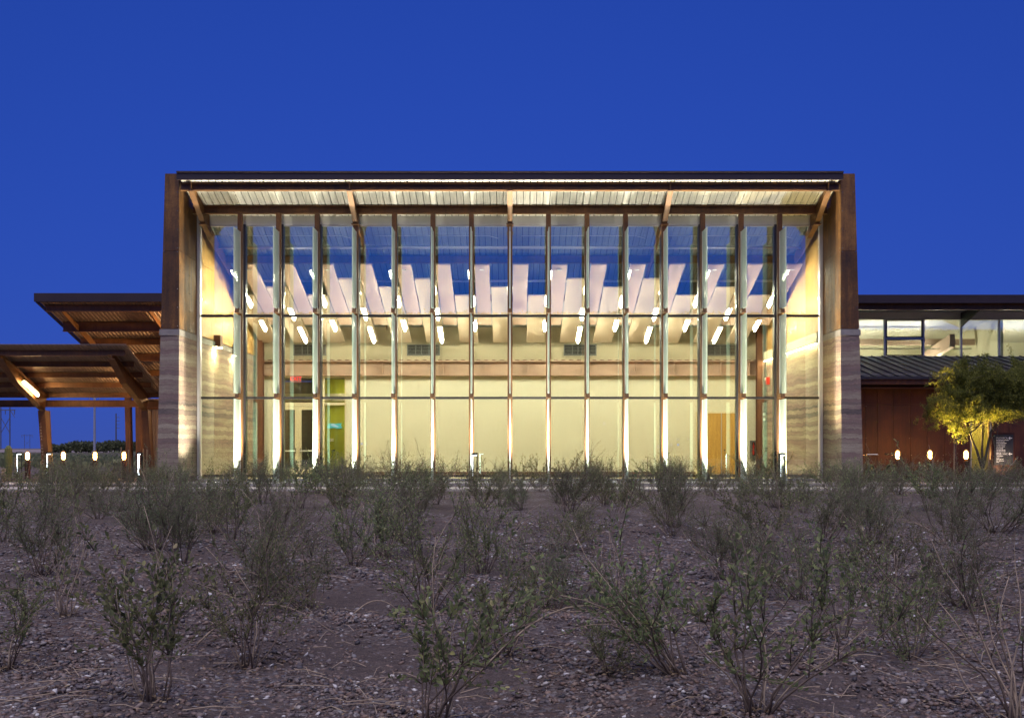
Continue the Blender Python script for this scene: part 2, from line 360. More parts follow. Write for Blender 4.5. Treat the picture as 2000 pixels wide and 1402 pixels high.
for sgn in (-1, 1):
    def P(x, y, z): return (sgn*x, y, z)
    def outer(z): return 10.51 - .26*z/9.26
    wall = MB()
    wall.prism([P(WX+.03, 31.13, -.1), P(outer(0), 31.13, -.1), P(outer(4.47), 31.13, 4.47), P(WX, 31.13, 4.47)], (0, 11.4, 0))
    side = 'left' if sgn < 0 else 'right'
    wo_ = wall.build('rammed_earth_wall', M['rammed'], hall, label='banded rammed earth base of the %s end wall' % side)
    MB().prism([P(WX-.015, 31.10, 4.472), P(outer(4.5)+.03, 31.10, 4.472), P(outer(4.65)+.03, 31.10, 4.65), P(WX-.015, 31.10, 4.65)], (0, 11.4, 0)).build('concrete_cap', plain('cap_concrete', (.27,.245,.215), .85, 0, .2, 4, .3), wo_)
    core = MB().prism([P(WX+.03, 31.16, 4.66), P(outer(4.66)-.02, 31.16, 4.66), P(outer(9.25)-.02, 31.16, 9.25), P(WX+.03, 31.16, 9.25)], (0, 11.3, 0)).build('steel_clad_wall', M['brownp'], hall)
    rows = [(4.67, 6.975), (6.985, 9.27)]
    for z0, z1 in rows:
        MB().prism([P(WX+.004, 31.13, z0), P(outer(z0), 31.13, z0), P(outer(z1), 31.13, z1), P(WX+.004, 31.13, z1)], (0, .02, 0)).build('steel_panel', M['corten'], core)
        for y0, y1 in ((31.155, 32.10), (32.11, 32.88)):
            MB().box(*sorted((sgn*WX, sgn*(WX+.025))), y0, y1, z0, min(z1, 8.5+.0*z1) if y0 > 32 else z1).build('steel_panel', M['corten'], core)
        b = MB()
        for t in np.arange(z0+.08, z1, .55):
            for xx in (WX+.05, outer(t)-.05): b.lathe((sgn*xx, 31.125, t), [(.001,-.012),(.014,-.008),(.014,.008),(.001,.012)], 6)
            for yy in (31.2, 32.05, 32.16): b.lathe((sgn*(WX-.004), yy, t), [(.001,-.012),(.014,-.008),(.014,.008),(.001,.012)], 6)
        b.build('bolt_row', M['steel'], core)
    # inside above the earth: veneer sheets
    for k in range(6):
        y0 = 33.2 + k*1.28
        zt = dz(y0+1.27) - .05
        MB().prism([P(WX-.02, y0, 4.69), P(WX-.02, y0+1.272, 4.69), P(WX-.02, y0+1.272, zt), P(WX-.02, y0, zt+SL*1.272)], (sgn*.02, 0, 0)).build('veneer_panel', M['woodw'], core)
    if sgn > 0: (MB().box(9.72, 9.815, 33.2, 40.6, 4.45, 4.79).build('lintel', M['framec'], hall), MB().box(9.74, 9.79, 33.4, 40.2, 4.44, 4.449).build('added_wall_wash', M['added_wall_wash'], hall))  # light strip added under the lintel to brighten the right earth wall

# roof
roof = MB().prism([(-9.8, 30.95, dz(30.95)+.045), (-9.8, 42.4, dz(42.4)+.045), (-9.8, 42.4, dz(42.4)+.2), (-9.8, 30.95, dz(30.95)+.16)], (19.6, 0, 0)).build('roof', M['dark'], hall)
NST = 96; SW = 19.5/NST
m = MB(); hw = SW/2-.008; t = .03
prof = [(-hw,.012),(-hw+.02,0),(-.02,0),(-.012,.006),(.012,.006),(.02,0),(hw-.02,0),(hw,.012),(hw,t),(-hw,t)]
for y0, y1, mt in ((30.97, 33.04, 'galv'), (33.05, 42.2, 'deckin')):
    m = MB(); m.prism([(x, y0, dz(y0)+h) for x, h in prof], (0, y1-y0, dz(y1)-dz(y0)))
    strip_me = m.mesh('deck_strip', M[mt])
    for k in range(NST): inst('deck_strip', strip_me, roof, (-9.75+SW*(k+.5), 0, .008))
MB().box(-9.82, 9.82, 30.85, 30.945, 9.025, 9.25).build('fascia', M['fascia'], roof, bevel=.006)
MB().box(-9.815, 9.815, 30.80, 30.848, 9.225, 9.262).build('fascia_drip', M['fascia'], roof)
MB().ibeam_x(-9.79, 9.79, 31.16, 8.77, dz(31.16)-.004, .17).build('beam', M['beam'], hall)
MB().ibeam_x(-9.79, 9.79, 32.37, 8.345, dz(32.37)-.004, .17).build('beam', M['beam'], hall)
for i in (-8, -4, 0, 4, 8):
    x = BAY*i*(9.45/9.52 if abs(i) == 8 else 1)
    pts = [(31.02, 8.755), (32.28, 8.03), (33.10, 7.74), (33.10, dz(33.1)-.01), (31.02, dz(31.02)-.02)]
    rf = MB().prism([(x-.012, y, z) for y, z in pts], (.024, 0, 0)).build('rafter', M['beam'], hall)
    fl = MB()
    for (ya, za), (yb, zb) in zip(pts[:2], pts[1:3]):
        fl.prism([(x-.08, ya, za), (x-.08, yb, zb), (x-.08, yb, zb-.022), (x-.08, ya, za-.022)], (.16, 0, 0))
    fl.build('flange', M['beam'], rf)
    MB().box(x-.11, x+.11, 32.16, 32.56, 7.985, 8.02).build('cap_plate', M['beam'], rf)
# columns, brackets, fins
colm = MB().box(-.075,.075,32.30,32.45,.06,8.345).mesh('column', M['beam'], bevel=.01)
brm = MB().prism([(-.06,31.93,2.655),(-.06,32.30,2.655),(-.06,32.30,2.80),(-.06,32.0,2.80)], (.12,0,0)).mesh('bracket', M['beam'])
finm = [MB().box(-.012,.012,31.55,32.2,z0,z1).mesh('glass_fin', M['fin']) for z0, z1 in ((.10,2.61),(2.785,5.19),(5.375,7.78))]
chm = [MB().box(-.022,.022,32.2,32.298,z0,z1).mesh('fin_channel', M['alumw']) for z0, z1 in ((.10,2.61),(2.785,5.19),(5.375,7.78))]
for i in range(-7, 8):
    c = inst('column', colm, hall, (BAY*i, 0, 0))
    for dzb in (0, 2.60): inst('bracket', brm, c, (0, 0, dzb))
    MB().box(BAY*i-.1, BAY*i+.1, 32.27, 32.49, .085, .105).build('base_plate', M['beam'], hall)
    for f_, ch_ in zip(finm, chm):
        fo = inst('glass_fin', f_, hall, (BAY*i+.012*np.sign(-i), 0, 0)); inst('fin_channel', ch_, fo)
# curtain wall
ROWZ = [(.16, 2.665), (2.735, 5.245), (5.315, 8.10)]
xe = [-9.74] + [BAY*i for i in range(-7, 8)] + [9.74]
mum = MB().box(-.028,.028,32.90,33.12,.10,8.135).mesh('mullion', M['mull'])
for i in range(-7, 8):
    inst('mullion', mum, hall, (BAY*i, 0, 0))
    MB().box(BAY*i-.034, BAY*i+.034, 32.865, 32.90, .10, 8.135).build('mullion_cap', M['mull'], hall)
for sgn in (-1, 1):
    MB().box(*sorted((sgn*9.74, sgn*9.828)), 32.88, 33.14, .10, 8.4).build('jamb', M['alum'], hall, bevel=.01)
for b_ in range(16):
    a = xe[b_]+.03; z_ = xe[b_+1]-.03
    for zt in (2.70, 5.28): MB().box(a, z_, 32.92, 33.1, zt-.035, zt+.035).build('transom', M['mull'], hall)
    for z0, z1 in ROWZ:
        MB().box(a, z_, 32.99, 33.01, z0, z1).build('glass_pane', M['glass'], hall)
    MB().box(a, z_, 32.90, 33.12, .10, .16).build('sill', M['alum'], hall)
    MB().box(a, z_, 32.95, 33.1, 8.10, 8.135).build('head_rail', M['alum'], hall)
    MB().box(xe[b_]+.002, xe[b_+1]-.002, 32.93, 33.05, 8.14, 8.40).build('header_panel', M['alumw'], hall)
MB().box(-9.7, 9.7, 33.14, 33.22, .20, .285).build('foot_rail', M['brownp'], hall)
# floor and back wall
MB().box(-9.82, 9.82, 33.05, 40.9, -.05, .10).build('hall_floor', M['floor'], hall)
bw = MB().box(-6.40, 9.83, BACK, BACK+.2, .10, 3.93).build('back_wall', M['cream'], hall)
MB().box(-9.83, -9.20, BACK, BACK+.2, .10, 3.93).build('back_wall', M['cream'], hall)
MB().box(-9.83, 9.83, BACK+.06, BACK+.25, 4.5, dz(BACK)+.05).build('upper_wall', M['upperw'], hall)
MB().box(-6.38, 7.25, BACK-.015, BACK-.002, .10, .20).build('skirting', M['brownp'], hall)
gb = MB(); gb.box(-9.8, 9.8, 40.62, 40.92, 3.93, 3.965); gb.box(-9.8, 9.8, 40.62, 40.92, 4.47, 4.52); gb.box(-9.8, 9.8, 40.83, 40.86, 3.965, 4.47)
gbo = gb.build('girder', plain('girder_paint', (.50,.34,.25), .55, .05, .15, 3, .05, (1,1,.5)), hall)
stf = MB().box(-.012,.012,40.64,40.83,3.966,4.469).mesh('stiffener', gbo.data.materials[0])
for x in (-8.9,-7.1,-4.95,-2.6,-.95,.7,3.0,4.9,6.4,8.2,9.3): inst('stiffener', stf, gbo, (x, 0, 0))
dk = MB()
for x in np.arange(-9.7, 9.7, .3): dk.box(x, x+.15, 40.66, 40.9, 4.521, 4.55)
dk.build('deck_edge', M['brownp'], gbo)
for sgn in (-1, 1):
    cm = MB(); x = sgn*9.62
    cm.box(x-.13, x+.13, 40.15, 40.17, .1, 6.0); cm.box(x-.13, x+.13, 40.43, 40.45, .1, 6.0); cm.box(x-.01, x+.01, 40.17, 40.43, .1, 6.0)
    cm.build('corner_column', M['brownp'], hall)
for x in (-7.82, -3.38, 2.74, 8.30):
    v = MB(); v.box(x-.64, x+.64, 40.90, 40.958, 4.73, 4.77); v.box(x-.64, x+.64, 40.90, 40.958, 5.13, 5.17); v.box(x-.64, x-.60, 40.90, 40.958, 4.77, 5.13); v.box(x+.60, x+.64, 40.90, 40.958, 4.77, 5.13)
    vo = v.build('vent', M['grey'], hall)
    MB().box(x-.6, x+.6, 40.94, 40.957, 4.77, 5.13).build('backing', M['dark'], vo)
    for k in range(6): MB().box(x-.59, x+.59, 40.905, 40.93, 4.79+k*.056, 4.805+k*.056).build('slat', M['grey'], vo)
    for k in (-.3, -.08, .22): MB().box(x+k-.012, x+k+.012, 40.90, 40.935, 4.772, 5.128).build('divider', M['grey'], vo)
# glazed entrance in the back wall
en = MB()
for a in ((-9.2,-9.12,.1,3.93), (-7.42,-7.24,.1,3.93), (-6.45,-6.405,.1,3.93), (-9.12,-7.42,2.76,2.90), (-7.24,-6.45,2.80,2.90), (-9.12,-7.42,3.86,3.93), (-7.24,-6.45,3.86,3.93), (-7.24,-6.45,.1,.22)):
    en.box(a[0], a[1], BACK-.02, BACK+.12, a[2], a[3])
eno = en.build('entrance_frame', M['framec'], hall)
for a in ((-9.12,-7.42,2.90,3.86), (-7.24,-6.45,2.90,3.86), (-7.24,-6.45,.22,2.80)):
    MB().box(a[0], a[1], BACK+.04, BACK+.05, a[2], a[3]).build('pane', M['glass2'], eno)
for x0, x1, hx in ((-9.115,-8.275,-8.36), (-8.265,-7.425,-8.18)):
    d = MB(); w_ = .125
    d.box(x0, x0+w_, BACK, BACK+.05, .12, 2.75); d.box(x1-w_, x1, BACK, BACK+.05, .12, 2.75)
    d.box(x0+w_, x1-w_, BACK, BACK+.05, .12, .37); d.box(x0+w_, x1-w_, BACK, BACK+.05, 2.62, 2.75)
    do = d.build('door', M['framec'], hall)
    MB().box(x0+w_, x1-w_, BACK+.02, BACK+.03, .37, 2.62).build('pane', M['glass2'], do)
    MB().box(x0+.06, x1-.06, BACK-.06, BACK-.03, .99, 1.04).build('push_bar', M['alumw'], do, bevel=.008)
    MB().tube([(hx,BACK-.005,.93),(hx,BACK-.05,.93),(hx,BACK-.05,1.12),(hx,BACK-.005,1.12)], .014).build('handle', M['steel'], do)
# vestibule behind it
MB().box(-7.92, -5.9, 43.2, 43.3, .1, 3.95).build('vestibule_wall', M['green'], hall)
MB().box(-10.2, -7.93, 44.0, 44.1, .1, 3.9).build('vestibule_wall', M['greyw'], hall)
MB().box(-10.2, -5.9, 41.1, 44.2, .0, .09).build('vestibule_floor', M['floor'], hall)
MB().box(-10.2, -5.9, 41.15, 44.2, 3.95, 4.05).build('vestibule_ceiling', M['greyw'], hall)
MB().box(-6.0, -5.9, 41.15, 43.2, .1, 3.95).build('vestibule_wall', M['cream'], hall)
MB().box(-9.83, -5.9, 42.9, 43.0, 3.05, 3.35).build('bulkhead', M['upperw'], hall)
t = thing('ceiling_lamp', 'round ceiling lamp lighting the lime vestibule behind the glazed doors', 'lamp', (-6.25, 42.1, 3.86))
MB().lathe((-6.25,42.1,3.9), [(.2,0),(.2,.045)], 14).build('housing', M['white'], t)
MB().lathe((-6.25,42.1,3.88), [(.17,0),(.17,.018)], 14).build('diffuser', emit('vestibule_glow', (1,.9,.66), 260), t)
# timber double door
for x0, x1 in ((7.30,8.235), (8.265,9.20)):
    do = MB().box(x0, x1, BACK-.035, BACK-.003, .11, 2.48).build('wood_door', M['maple'], hall, bevel=.004)
    if x0 > 8:
        MB().lathe((8.36, BACK-.075, 1.05), [(.001,-.035),(.03,-.02),(.036,0),(.03,.02),(.001,.035)], 10).build('knob', M['steel'], do, smooth=True)
MB().box(8.236, 8.264, BACK-.05, BACK-.003, .11, 2.48).build('astragal', M['alum'], hall)
fr = MB(); fr.box(7.24,7.298,BACK-.03,BACK-.002,.1,2.54); fr.box(9.202,9.26,BACK-.03,BACK-.002,.1,2.54); fr.box(7.298,9.202,BACK-.03,BACK-.002,2.484,2.54)
fr.build('door_frame', M['framec'], hall)
# hung ceiling boards
def cz(y): return 7.12 - .32*(y-34.3)
short_front = [36.5, 35.3, 35.9, 35.3, 36.5, 35.9]
for k in range(-8, 8):
    xr = .603 + 1.283*k
    for (a, b_, ya, yb, mt) in ((xr-.50, xr, 34.3, 38.8, 'ceilp'), (xr+.035, xr+.745, short_front[k % 6], 40.35, 'ceilb')):
        a = max(a, -9.7); b_ = min(b_, 9.7)
        if b_-a < .15: continue
        MB().prism([(a, ya, cz(ya)), (a, yb, cz(yb)), (a, yb, cz(yb)+.05), (a, ya, cz(ya)+.05)], (b_-a, 0, 0)).build('ceiling_board', M[mt], hall)
        if mt == 'ceilp' and k % 2: MB().lathe(((a+b_)/2, ya+.35, cz(ya+.35)-.012), [(.075,0),(.075,.02)], 10).build('downlight_disc', M['white'], hall)  # white disc for a downlight in the board, gives no light
for yy, zz, r in ((34.5, 7.72, .045), (36.9, 7.0, .04)):
    MB().tube([(-9.75, yy, zz), (9.75, yy, zz)], r, 8).build('sprinkler_pipe', M['alumw'], hall, smooth=True)
for i in (-6,-2,2,6):
    x = BAY*i
    MB().tube([(x-2.0,33.9,7.98),(x-1.7,33.9,7.98),(x+1.7,33.9,7.98),(x+2.0,33.9,7.90)], .012, 5).build('conduit', M['alumw'], hall)
for i in (-8,-4,0,4,8):
    x = BAY*i*(9.6/9.52 if abs(i) == 8 else 1)
    MB().prism([(x-.012,33.15,dz(33.15)-.5),(x-.012,40.6,dz(40.6)-.28),(x-.012,40.6,dz(40.6)-.02),(x-.012,33.15,dz(33.15)-.02)], (.024,0,0)).build('interior_rafter', M['beam'], hall)
MB().ibeam_x(-9.7, 9.7, 35.4, dz(35.4)-.26, dz(35.4)-.01, .15).build('interior_beam', M['beam'], hall)
MB().ibeam_x(-9.7, 9.7, 38.2, dz(38.2)-.26, dz(38.2)-.01, .15).build('interior_beam', M['beam'], hall)

# ------------------------------------------------------------------ things in the hall
def pendant(L):
    t = thing('pendant_lamp', 'x', 'lamp')
    dzt = -.31*L
    MB().tube([(0,-L/2,-dzt/2),(0,L/2,dzt/2)], .036, 8).build('tube', M['tube'], t, smooth=True)
    MB().prism([(-.085,-L/2,-dzt/2+.052),(-.085,L/2,dzt/2+.052),(-.085,L/2,dzt/2+.075),(-.085,-L/2,-dzt/2+.075)], (.17,0,0)).build('added_hood', M['white'], t)  # hood added to keep the tube's light off the boards above
    for s_ in (-1, 1):
        y = s_*L/2; z = dzt/2*s_
        MB().tube([(0,y,z),(0,y+s_*.03,z-.31*.03*s_)], .04, 8).build('end_cap', M['grey'], t)
        MB().tube([(0,y*.8,z*.8+.08),(0,y*.8,z*.8+.42)], .005, 4).build('rod', M['grey'], t)
    return t
rowsP = [('lowest', 38.8, 5.29, 1.25, 0), ('second lowest', 38.0, 5.54, .75, .5), ('third lowest', 36.9, 5.81, .8, 0),
         ('fourth lowest', 35.9, 6.12, .75, .5), ('second highest', 35.2, 6.37, .6, 0), ('highest', 34.2, 6.72, .6, .5)]
for nm, y, z, L, off in rowsP:
    proto = pendant(L); first = True
    for j, k in enumerate(range(-3, 4) if off == 0 else range(-4, 4)):
        x = 2.56*(k+off)
        if abs(x) > 9.4: continue
        o = proto if first else copy_tree(proto); first = False
        o.location = (x, y, z); tag(o, 'lit tube lamp, %s from left in the %s row under the hall ceiling' % (ordn(j), nm), 'lamp', 'hall pendant lamps')

def text_mesh(s, size, mat, loc, rot, name, parent=None, ext=.003, align='CENTER'):
    cu = bpy.data.curves.new('txt', 'FONT'); cu.body = s; cu.size = size; cu.extrude = ext; cu.align_x = align; cu.align_y = 'CENTER'; cu.resolution_u = 2
    ob = bpy.data.objects.new('txt', cu); COL.objects.link(ob); bpy.context.view_layer.update()
    me = bpy.data.meshes.new_from_object(ob.evaluated_get(bpy.context.evaluated_depsgraph_get()))
    bpy.data.objects.remove(ob); me.materials.clear(); me.materials.append(mat)
    o = bpy.data.objects.new(name, me); COL.objects.link(o); adopt(o, parent); o.location = loc; o.rotation_euler = rot; return o
ex = thing('exit_sign', 'lit red EXIT sign hung above the glazed double doors', 'sign', (-8.27, 40.5, 3.72))
MB().box(-8.47,-8.07,40.47,40.52,3.66,3.92).build('housing', M['exitbox'], ex, bevel=.006)
text_mesh('EXIT', .22, M['exit'], (-8.27, 40.465, 3.79), (R(90),0,0), 'lettering', ex)
sc1 = [(34.8, 4.66, 'nearer'), (37.2, 4.60, 'farther')]
for y, z, nm in sc1:
    t = thing('wall_sconce', 'brown box sconce on the left veneer wall, the %s of two' % nm, 'lamp', (-9.7, y, z-.22), 'box sconces')
    MB().box(-9.81,-9.58,y-.14,y+.14,z-.2,z+.2).build('housing', M['brownp'], t, bevel=.01)
    MB().box(-9.80,-9.60,y-.12,y+.12,z-.207,z-.2).build('diffuser', M['sconce_led'], t)
fc = thing('fire_cabinet', 'grey fire extinguisher cabinet set in the back wall beside the timber door', 'cabinet', (9.52, 40.88, .68))
MB().box(9.36,9.69,40.85,40.899,.68,1.42).build('cabinet', M['grey'], fc, bevel=.006)
MB().box(9.45,9.54,40.835,40.849,.84,1.36).build('window', M['dark'], fc)
MB().lathe((9.495,40.835,.86), [(.001,0),(.035,.01),(.035,.36),(.015,.4),(.015,.46),(.001,.47)], 8, 1, .3).build('extinguisher', M['red'], fc)
al = thing('fire_alarm', 'red fire alarm strobe high on the right column', 'alarm', (9.5, 39.6, 3.6))
MB().box(9.66,9.80,39.5,39.62,3.52,3.80).build('body', M['red'], al, bevel=.01)
MB().box(9.62,9.66,39.53,39.59,3.68,3.77).build('strobe', M['white'], al)
plates = [(-5.78,1.28,.09,.12,'tstat','blue-lit thermostat on the cream wall right of the lime window'),
          (-5.60,1.28,.08,.14,'white','white switch plate beside the left thermostat'),
          (6.28,1.24,.12,.12,'white','white double switch plate on the cream wall'),
          (6.56,1.24,.09,.12,'tstat','blue-lit thermostat beside the double switch plate'),
          (6.56,1.47,.12,.09,'cream','cream cover plate above the right thermostat'),
          (7.00,1.50,.15,.10,'framec','tan room plate left of the timber door'),
          (3.68,2.08,.09,.12,'white','white horn fixture high on the cream wall'),
          (5.78,1.18,.07,.14,'white','narrow white switch plate near the middle of the right wall'),
          (9.74,2.42,.09,.10,'white','upper of two white boxes on the right corner column'),
          (9.74,2.22,.09,.10,'white','lower of two white boxes on the right corner column')]
for x, z, w_, h_, mt, lb in plates:
    y = 40.14 if x > 9.7 else 40.898
    t = thing('wall_plate', lb, 'wall plate', (x, y, z-h_/2))
    MB().box(x-w_/2, x+w_/2, y-.03, y, z-h_/2, z+h_/2).build('plate', M['white'], t, bevel=.006)
    MB().box(x-w_*.32, x+w_*.32, y-.036, y-.0305, z-h_*.1, z+h_*.36).build('face', M[mt], t)
ds = thing('wall_display', 'glowing turquoise fish-shaped wall display on the lime wall behind the sidelight', 'display', (-7.2, 43.18, 1.9))
MB().prism([(-7.53+a, 43.19, 1.93+b_) for a, b_ in ((0,.02),(.03,.19),(.14,.22),(.3,.2),(.48,.21),(.6,.22),(.56,.13),(.62,.03),(.5,.0),(.4,-.01),(.3,.03),(.1,0))], (0,-.03,0)).build('display_panel', M['screen'], ds)
MB().prism([(-7.40+a, 43.155, 1.97+b_) for a, b_ in ((0,.1),(.08,.16),(.2,.14),(.24,.08),(.34,.06),(.3,.0),(.2,.03),(.1,.05))], (0,-.008,0)).build('display_image', M['screenw'], ds)
t = thing('wall_plate', 'small pale card on the lime wall under the turquoise display', 'wall plate', (-7.35, 43.19, 1.42))
MB().box(-7.44,-7.27,43.17,43.199,1.4,1.52).build('plate', M['cream'], t)

# ------------------------------------------------------------------ ground uplights at the fins
def uplight(power, cone=62):
    t = thing('ground_uplight', 'x', 'lamp')
    MB().lathe((0,0,-.06), [(.09,0),(.09,.075),(.075,.085)], 12).build('housing', M['grey'], t)
    MB().lathe((0,0,.027), [(.066,0),(.06,.006)], 12).build('lens', M['lens'], t)
    l = bpy.data.lights.new('uplight_beam', 'SPOT'); l.energy = power; l.spot_size = R(cone); l.spot_blend = .7; l.color = (1, .93, .74); l.shadow_soft_size = .06
    lo = bpy.data.objects.new('uplight_beam', l); COL.objects.link(lo); lo.parent = t; lo.location = (0,0,.06); lo.rotation_euler = (R(180), 0, 0)
    return t
up0 = uplight(1700, 115)
xsu = [-8.95] + [BAY*i + (.42 if i <= 0 else -.42) for i in range(-7, 8)]
for j, x in enumerate(xsu):
    o = up0 if j == 0 else copy_tree(up0)
    if j == 0:
        for c_ in o.children:
            if c_.type == 'LIGHT': full_beam = c_.data; c_.data = c_.data.copy(); c_.data.energy = 800
    else:
        for c_ in o.children:
            if c_.type == 'LIGHT': c_.data = full_beam
    o.location = (x, 31.5, .085)
    tag(o, 'round ground uplight beside the left earth wall' if j == 0 else 'round ground uplight at the foot of the %s glass fin from the left' % ordn(j-1), 'lamp', 'ground uplights')
for sgn in (-1, 1):
    o = uplight(300 if sgn < 0 else 1350, 120); o.location = (sgn*8.75, 31.25, .085); o.children[2].rotation_euler = (R(180), R(-20*sgn), 0) if o.children[2].type == 'LIGHT' else (0,0,0)
    [setattr(c.data, 'color', (1,.77,.30)) for c in o.children if c.type == 'LIGHT']
    tag(o, 'round ground uplight tucked against the %s earth wall' % ('left' if sgn < 0 else 'right'), 'lamp', 'ground uplights')

# ------------------------------------------------------------------ left canopies
lc = thing('shade_canopy', 'low brown steel shade canopy with tapered posts left of the hall', 'canopy', (-16.2, 36.3, 0))
def lz(y): return 4.35 - .36*(y-33.0)
ckw = .10
m = MB(); pr = [(-.05,.03),(-.028,.03),(-.018,0),(.018,0),(.028,.03),(.05,.03),(.05,.036),(.022,.036),(.013,.007),(-.013,.007),(-.022,.036),(-.05,.036)]
m.prism([(x, 33.0, lz(33)+h) for x, h in pr], (0, 3.85, lz(36.85)-lz(33)))
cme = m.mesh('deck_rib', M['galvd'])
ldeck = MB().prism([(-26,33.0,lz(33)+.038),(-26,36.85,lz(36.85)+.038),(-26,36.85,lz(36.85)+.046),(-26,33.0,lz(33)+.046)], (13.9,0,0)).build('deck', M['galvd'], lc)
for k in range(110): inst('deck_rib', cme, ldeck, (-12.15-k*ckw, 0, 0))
for y in (33.35, 34.15, 34.95, 35.75, 36.6):
    MB().ibeam_x(-26, -12.25+ .0*y, y, lz(y)-.17, lz(y)-.002, .09, .012).build('purlin', M['beam'], lc)
def canopy_post(x, letters):
    pts = [(33.25, lz(33.25)-.19), (33.25, lz(33.25)-.30), (34.3, lz(34.3)-.62), (36.45, lz(36.45)-.72), (36.6, lz(36.6)-.19)]
    rf = MB().prism([(x-.015,y,z) for y, z in pts], (.03,0,0)).build('rafter', M['beam'], lc)
    fl = MB()
    for (ya,za),(yb,zb) in zip(pts[1:3], pts[2:4]): fl.prism([(x-.11,ya,za),(x-.11,yb,zb),(x-.11,yb,zb-.025),(x-.11,ya,za-.025)], (.22,0,0))
    (ya,za),(yb,zb) = pts[0], pts[4]
    fl.prism([(x-.11,ya,za),(x-.11,yb,zb),(x-.11,yb,zb+.02),(x-.11,ya,za+.02)], (.22,0,0))
    fl.build('flange', M['beam'], rf)
    p = MB(); lean = .12
    p.prism([(x-.125,36.22,2.42),(x+.125,36.22,2.42),(x+.125+lean,36.36,-.05),(x-.125+lean,36.36,-.05)], (0,.03,0))
    p.prism([(x-.125,36.60,2.42),(x+.125,36.60,2.42),(x+.125+lean,36.60,-.05),(x-.125+lean,36.60,-.05)], (0,.03,0))
    p.prism([(x+.085,36.24,2.42),(x+.115,36.24,2.42),(x+.115+lean,36.38,-.05),(x+.085+lean,36.38,-.05)], (0,.34,0))
    po = p.build('post', M['beam'], lc)
    if letters:
        for q, ch in enumerate('CHAXOA.ZNQF-OBJ'):
            z = 1.95-q*.105; lx = x-.07+lean*(2.42-z)/2.47
            text_mesh(ch, .085, M['sconce_glass'], (lx, 36.215+.14*(2.42-z)/2.47, z), (R(90),0,0), 'cut_letter', po)
canopy_post(-12.65, False); canopy_post(-16.2, True); canopy_post(-19.75, False)
MB().ibeam_x(-26, -12.3, 36.75, 2.56, 2.80, .16).build('tie_beam', M['beam'], lc)
t = thing('strip_lamp', 'glowing orange tube lamp clamped along the left canopy rafter', 'lamp', (-16.35, 35.3, 2.9))
y0s, y1s = 34.55, 35.6
MB().tube([(-16.04,y0s,lz(y0s)-.50),(-16.04,y1s,lz(y1s)-.50)], .045, 8).build('tube', M['strip'], t)
MB().prism([(-16.10,y0s-.03,lz(y0s)-.44),(-16.10,y1s+.03,lz(y1s)-.44),(-16.10,y1s+.03,lz(y1s)-.40),(-16.10,y0s-.03,lz(y0s)-.40)], (.12,0,0)).build('housing', M['blackm'], t)
t = thing('strip_lamp', 'tube lamp hidden behind the right canopy rafter', 'lamp', (-12.4, 35.3, 2.9))
MB().tube([(-12.80,34.7,lz(34.7)-.45),(-12.80,35.9,lz(35.9)-.45)], .04, 8).build('tube', emit('canopy_tube_glow_dim', (1,.6,.26), 50), t)

ua = thing('pavilion', 'taller brown pavilion roof behind the low canopy, left of the hall', 'pavilion', (-14, 42, 0))
def uz(y): return 6.43 - .28*(y-38.0)
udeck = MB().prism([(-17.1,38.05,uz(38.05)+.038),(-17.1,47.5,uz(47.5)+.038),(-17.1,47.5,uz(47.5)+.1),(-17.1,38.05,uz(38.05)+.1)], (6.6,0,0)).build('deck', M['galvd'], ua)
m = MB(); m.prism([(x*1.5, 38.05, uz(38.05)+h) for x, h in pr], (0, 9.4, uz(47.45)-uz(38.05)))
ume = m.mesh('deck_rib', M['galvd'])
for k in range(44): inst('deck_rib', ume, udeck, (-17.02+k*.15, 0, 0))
MB().box(-17.24, -10.55, 37.93, 38.03, 6.42, 6.73).build('fascia', M['fascia'], ua, bevel=.006)
MB().box(-17.24, -17.14, 38.035, 47.5, uz(47.5)-.1, uz(47.5)+.0).build('edge_trim', M['fascia'], ua)
sd = MB().prism([(-17.22,38.035,6.40),(-17.22,38.035,6.72),(-17.22,47.5,uz(47.5)+.28),(-17.22,47.5,uz(47.5)-.02)], (.06,0,0)).build('fascia', M['fascia'], ua)
for y, h in ((38.35,.22), (39.86,.36), (41.5,.24), (43.1,.3), (45.0,.26), (46.8,.26)):
    MB().ibeam_x(-17.0, -10.6, y, uz(y)-h, uz(y)-.002, .16).build('beam', M['beam'], ua)
for x in (-16.4, -13.2):
    MB().prism([(x-.015,38.3,uz(38.3)-.25),(x-.015,47.2,uz(47.2)-.9),(x-.015,47.2,uz(47.2)-.3),(x-.015,38.3,uz(38.3)-.1)], (.03,0,0)).build('rafter', M['beam'], ua)
for x0, x1, l_ in ((-15.75,-15.55,.12), (-15.35,-15.1,.05), (-13.3,-13.05,0)):
    MB().prism([(x0-l_*.9,43.0,4.6),(x1-l_*.9,43.0,4.6),(x1,43.0,-.05),(x0,43.0,-.05)], (0,.3,0)).build('post', M['beam'], ua)
sw = MB().box(-15.5, -10.7, 44.0, 44.06, -.05, 3.2).build('siding_wall', M['siding'], ua)
sbm = MB().prism([(-.05,43.99,0),(-.03,43.955,0),(.03,43.955,0),(.05,43.99,0)], (0,0,3.18)).mesh('siding_rib', M['siding'])
for k in range(32): inst('siding_rib', sbm, sw, (-15.42+k*.15, 0, 0))
MB().box(-15.5,-10.7,43.9,43.94,2.75,2.95).build('rail', M['beam'], ua)
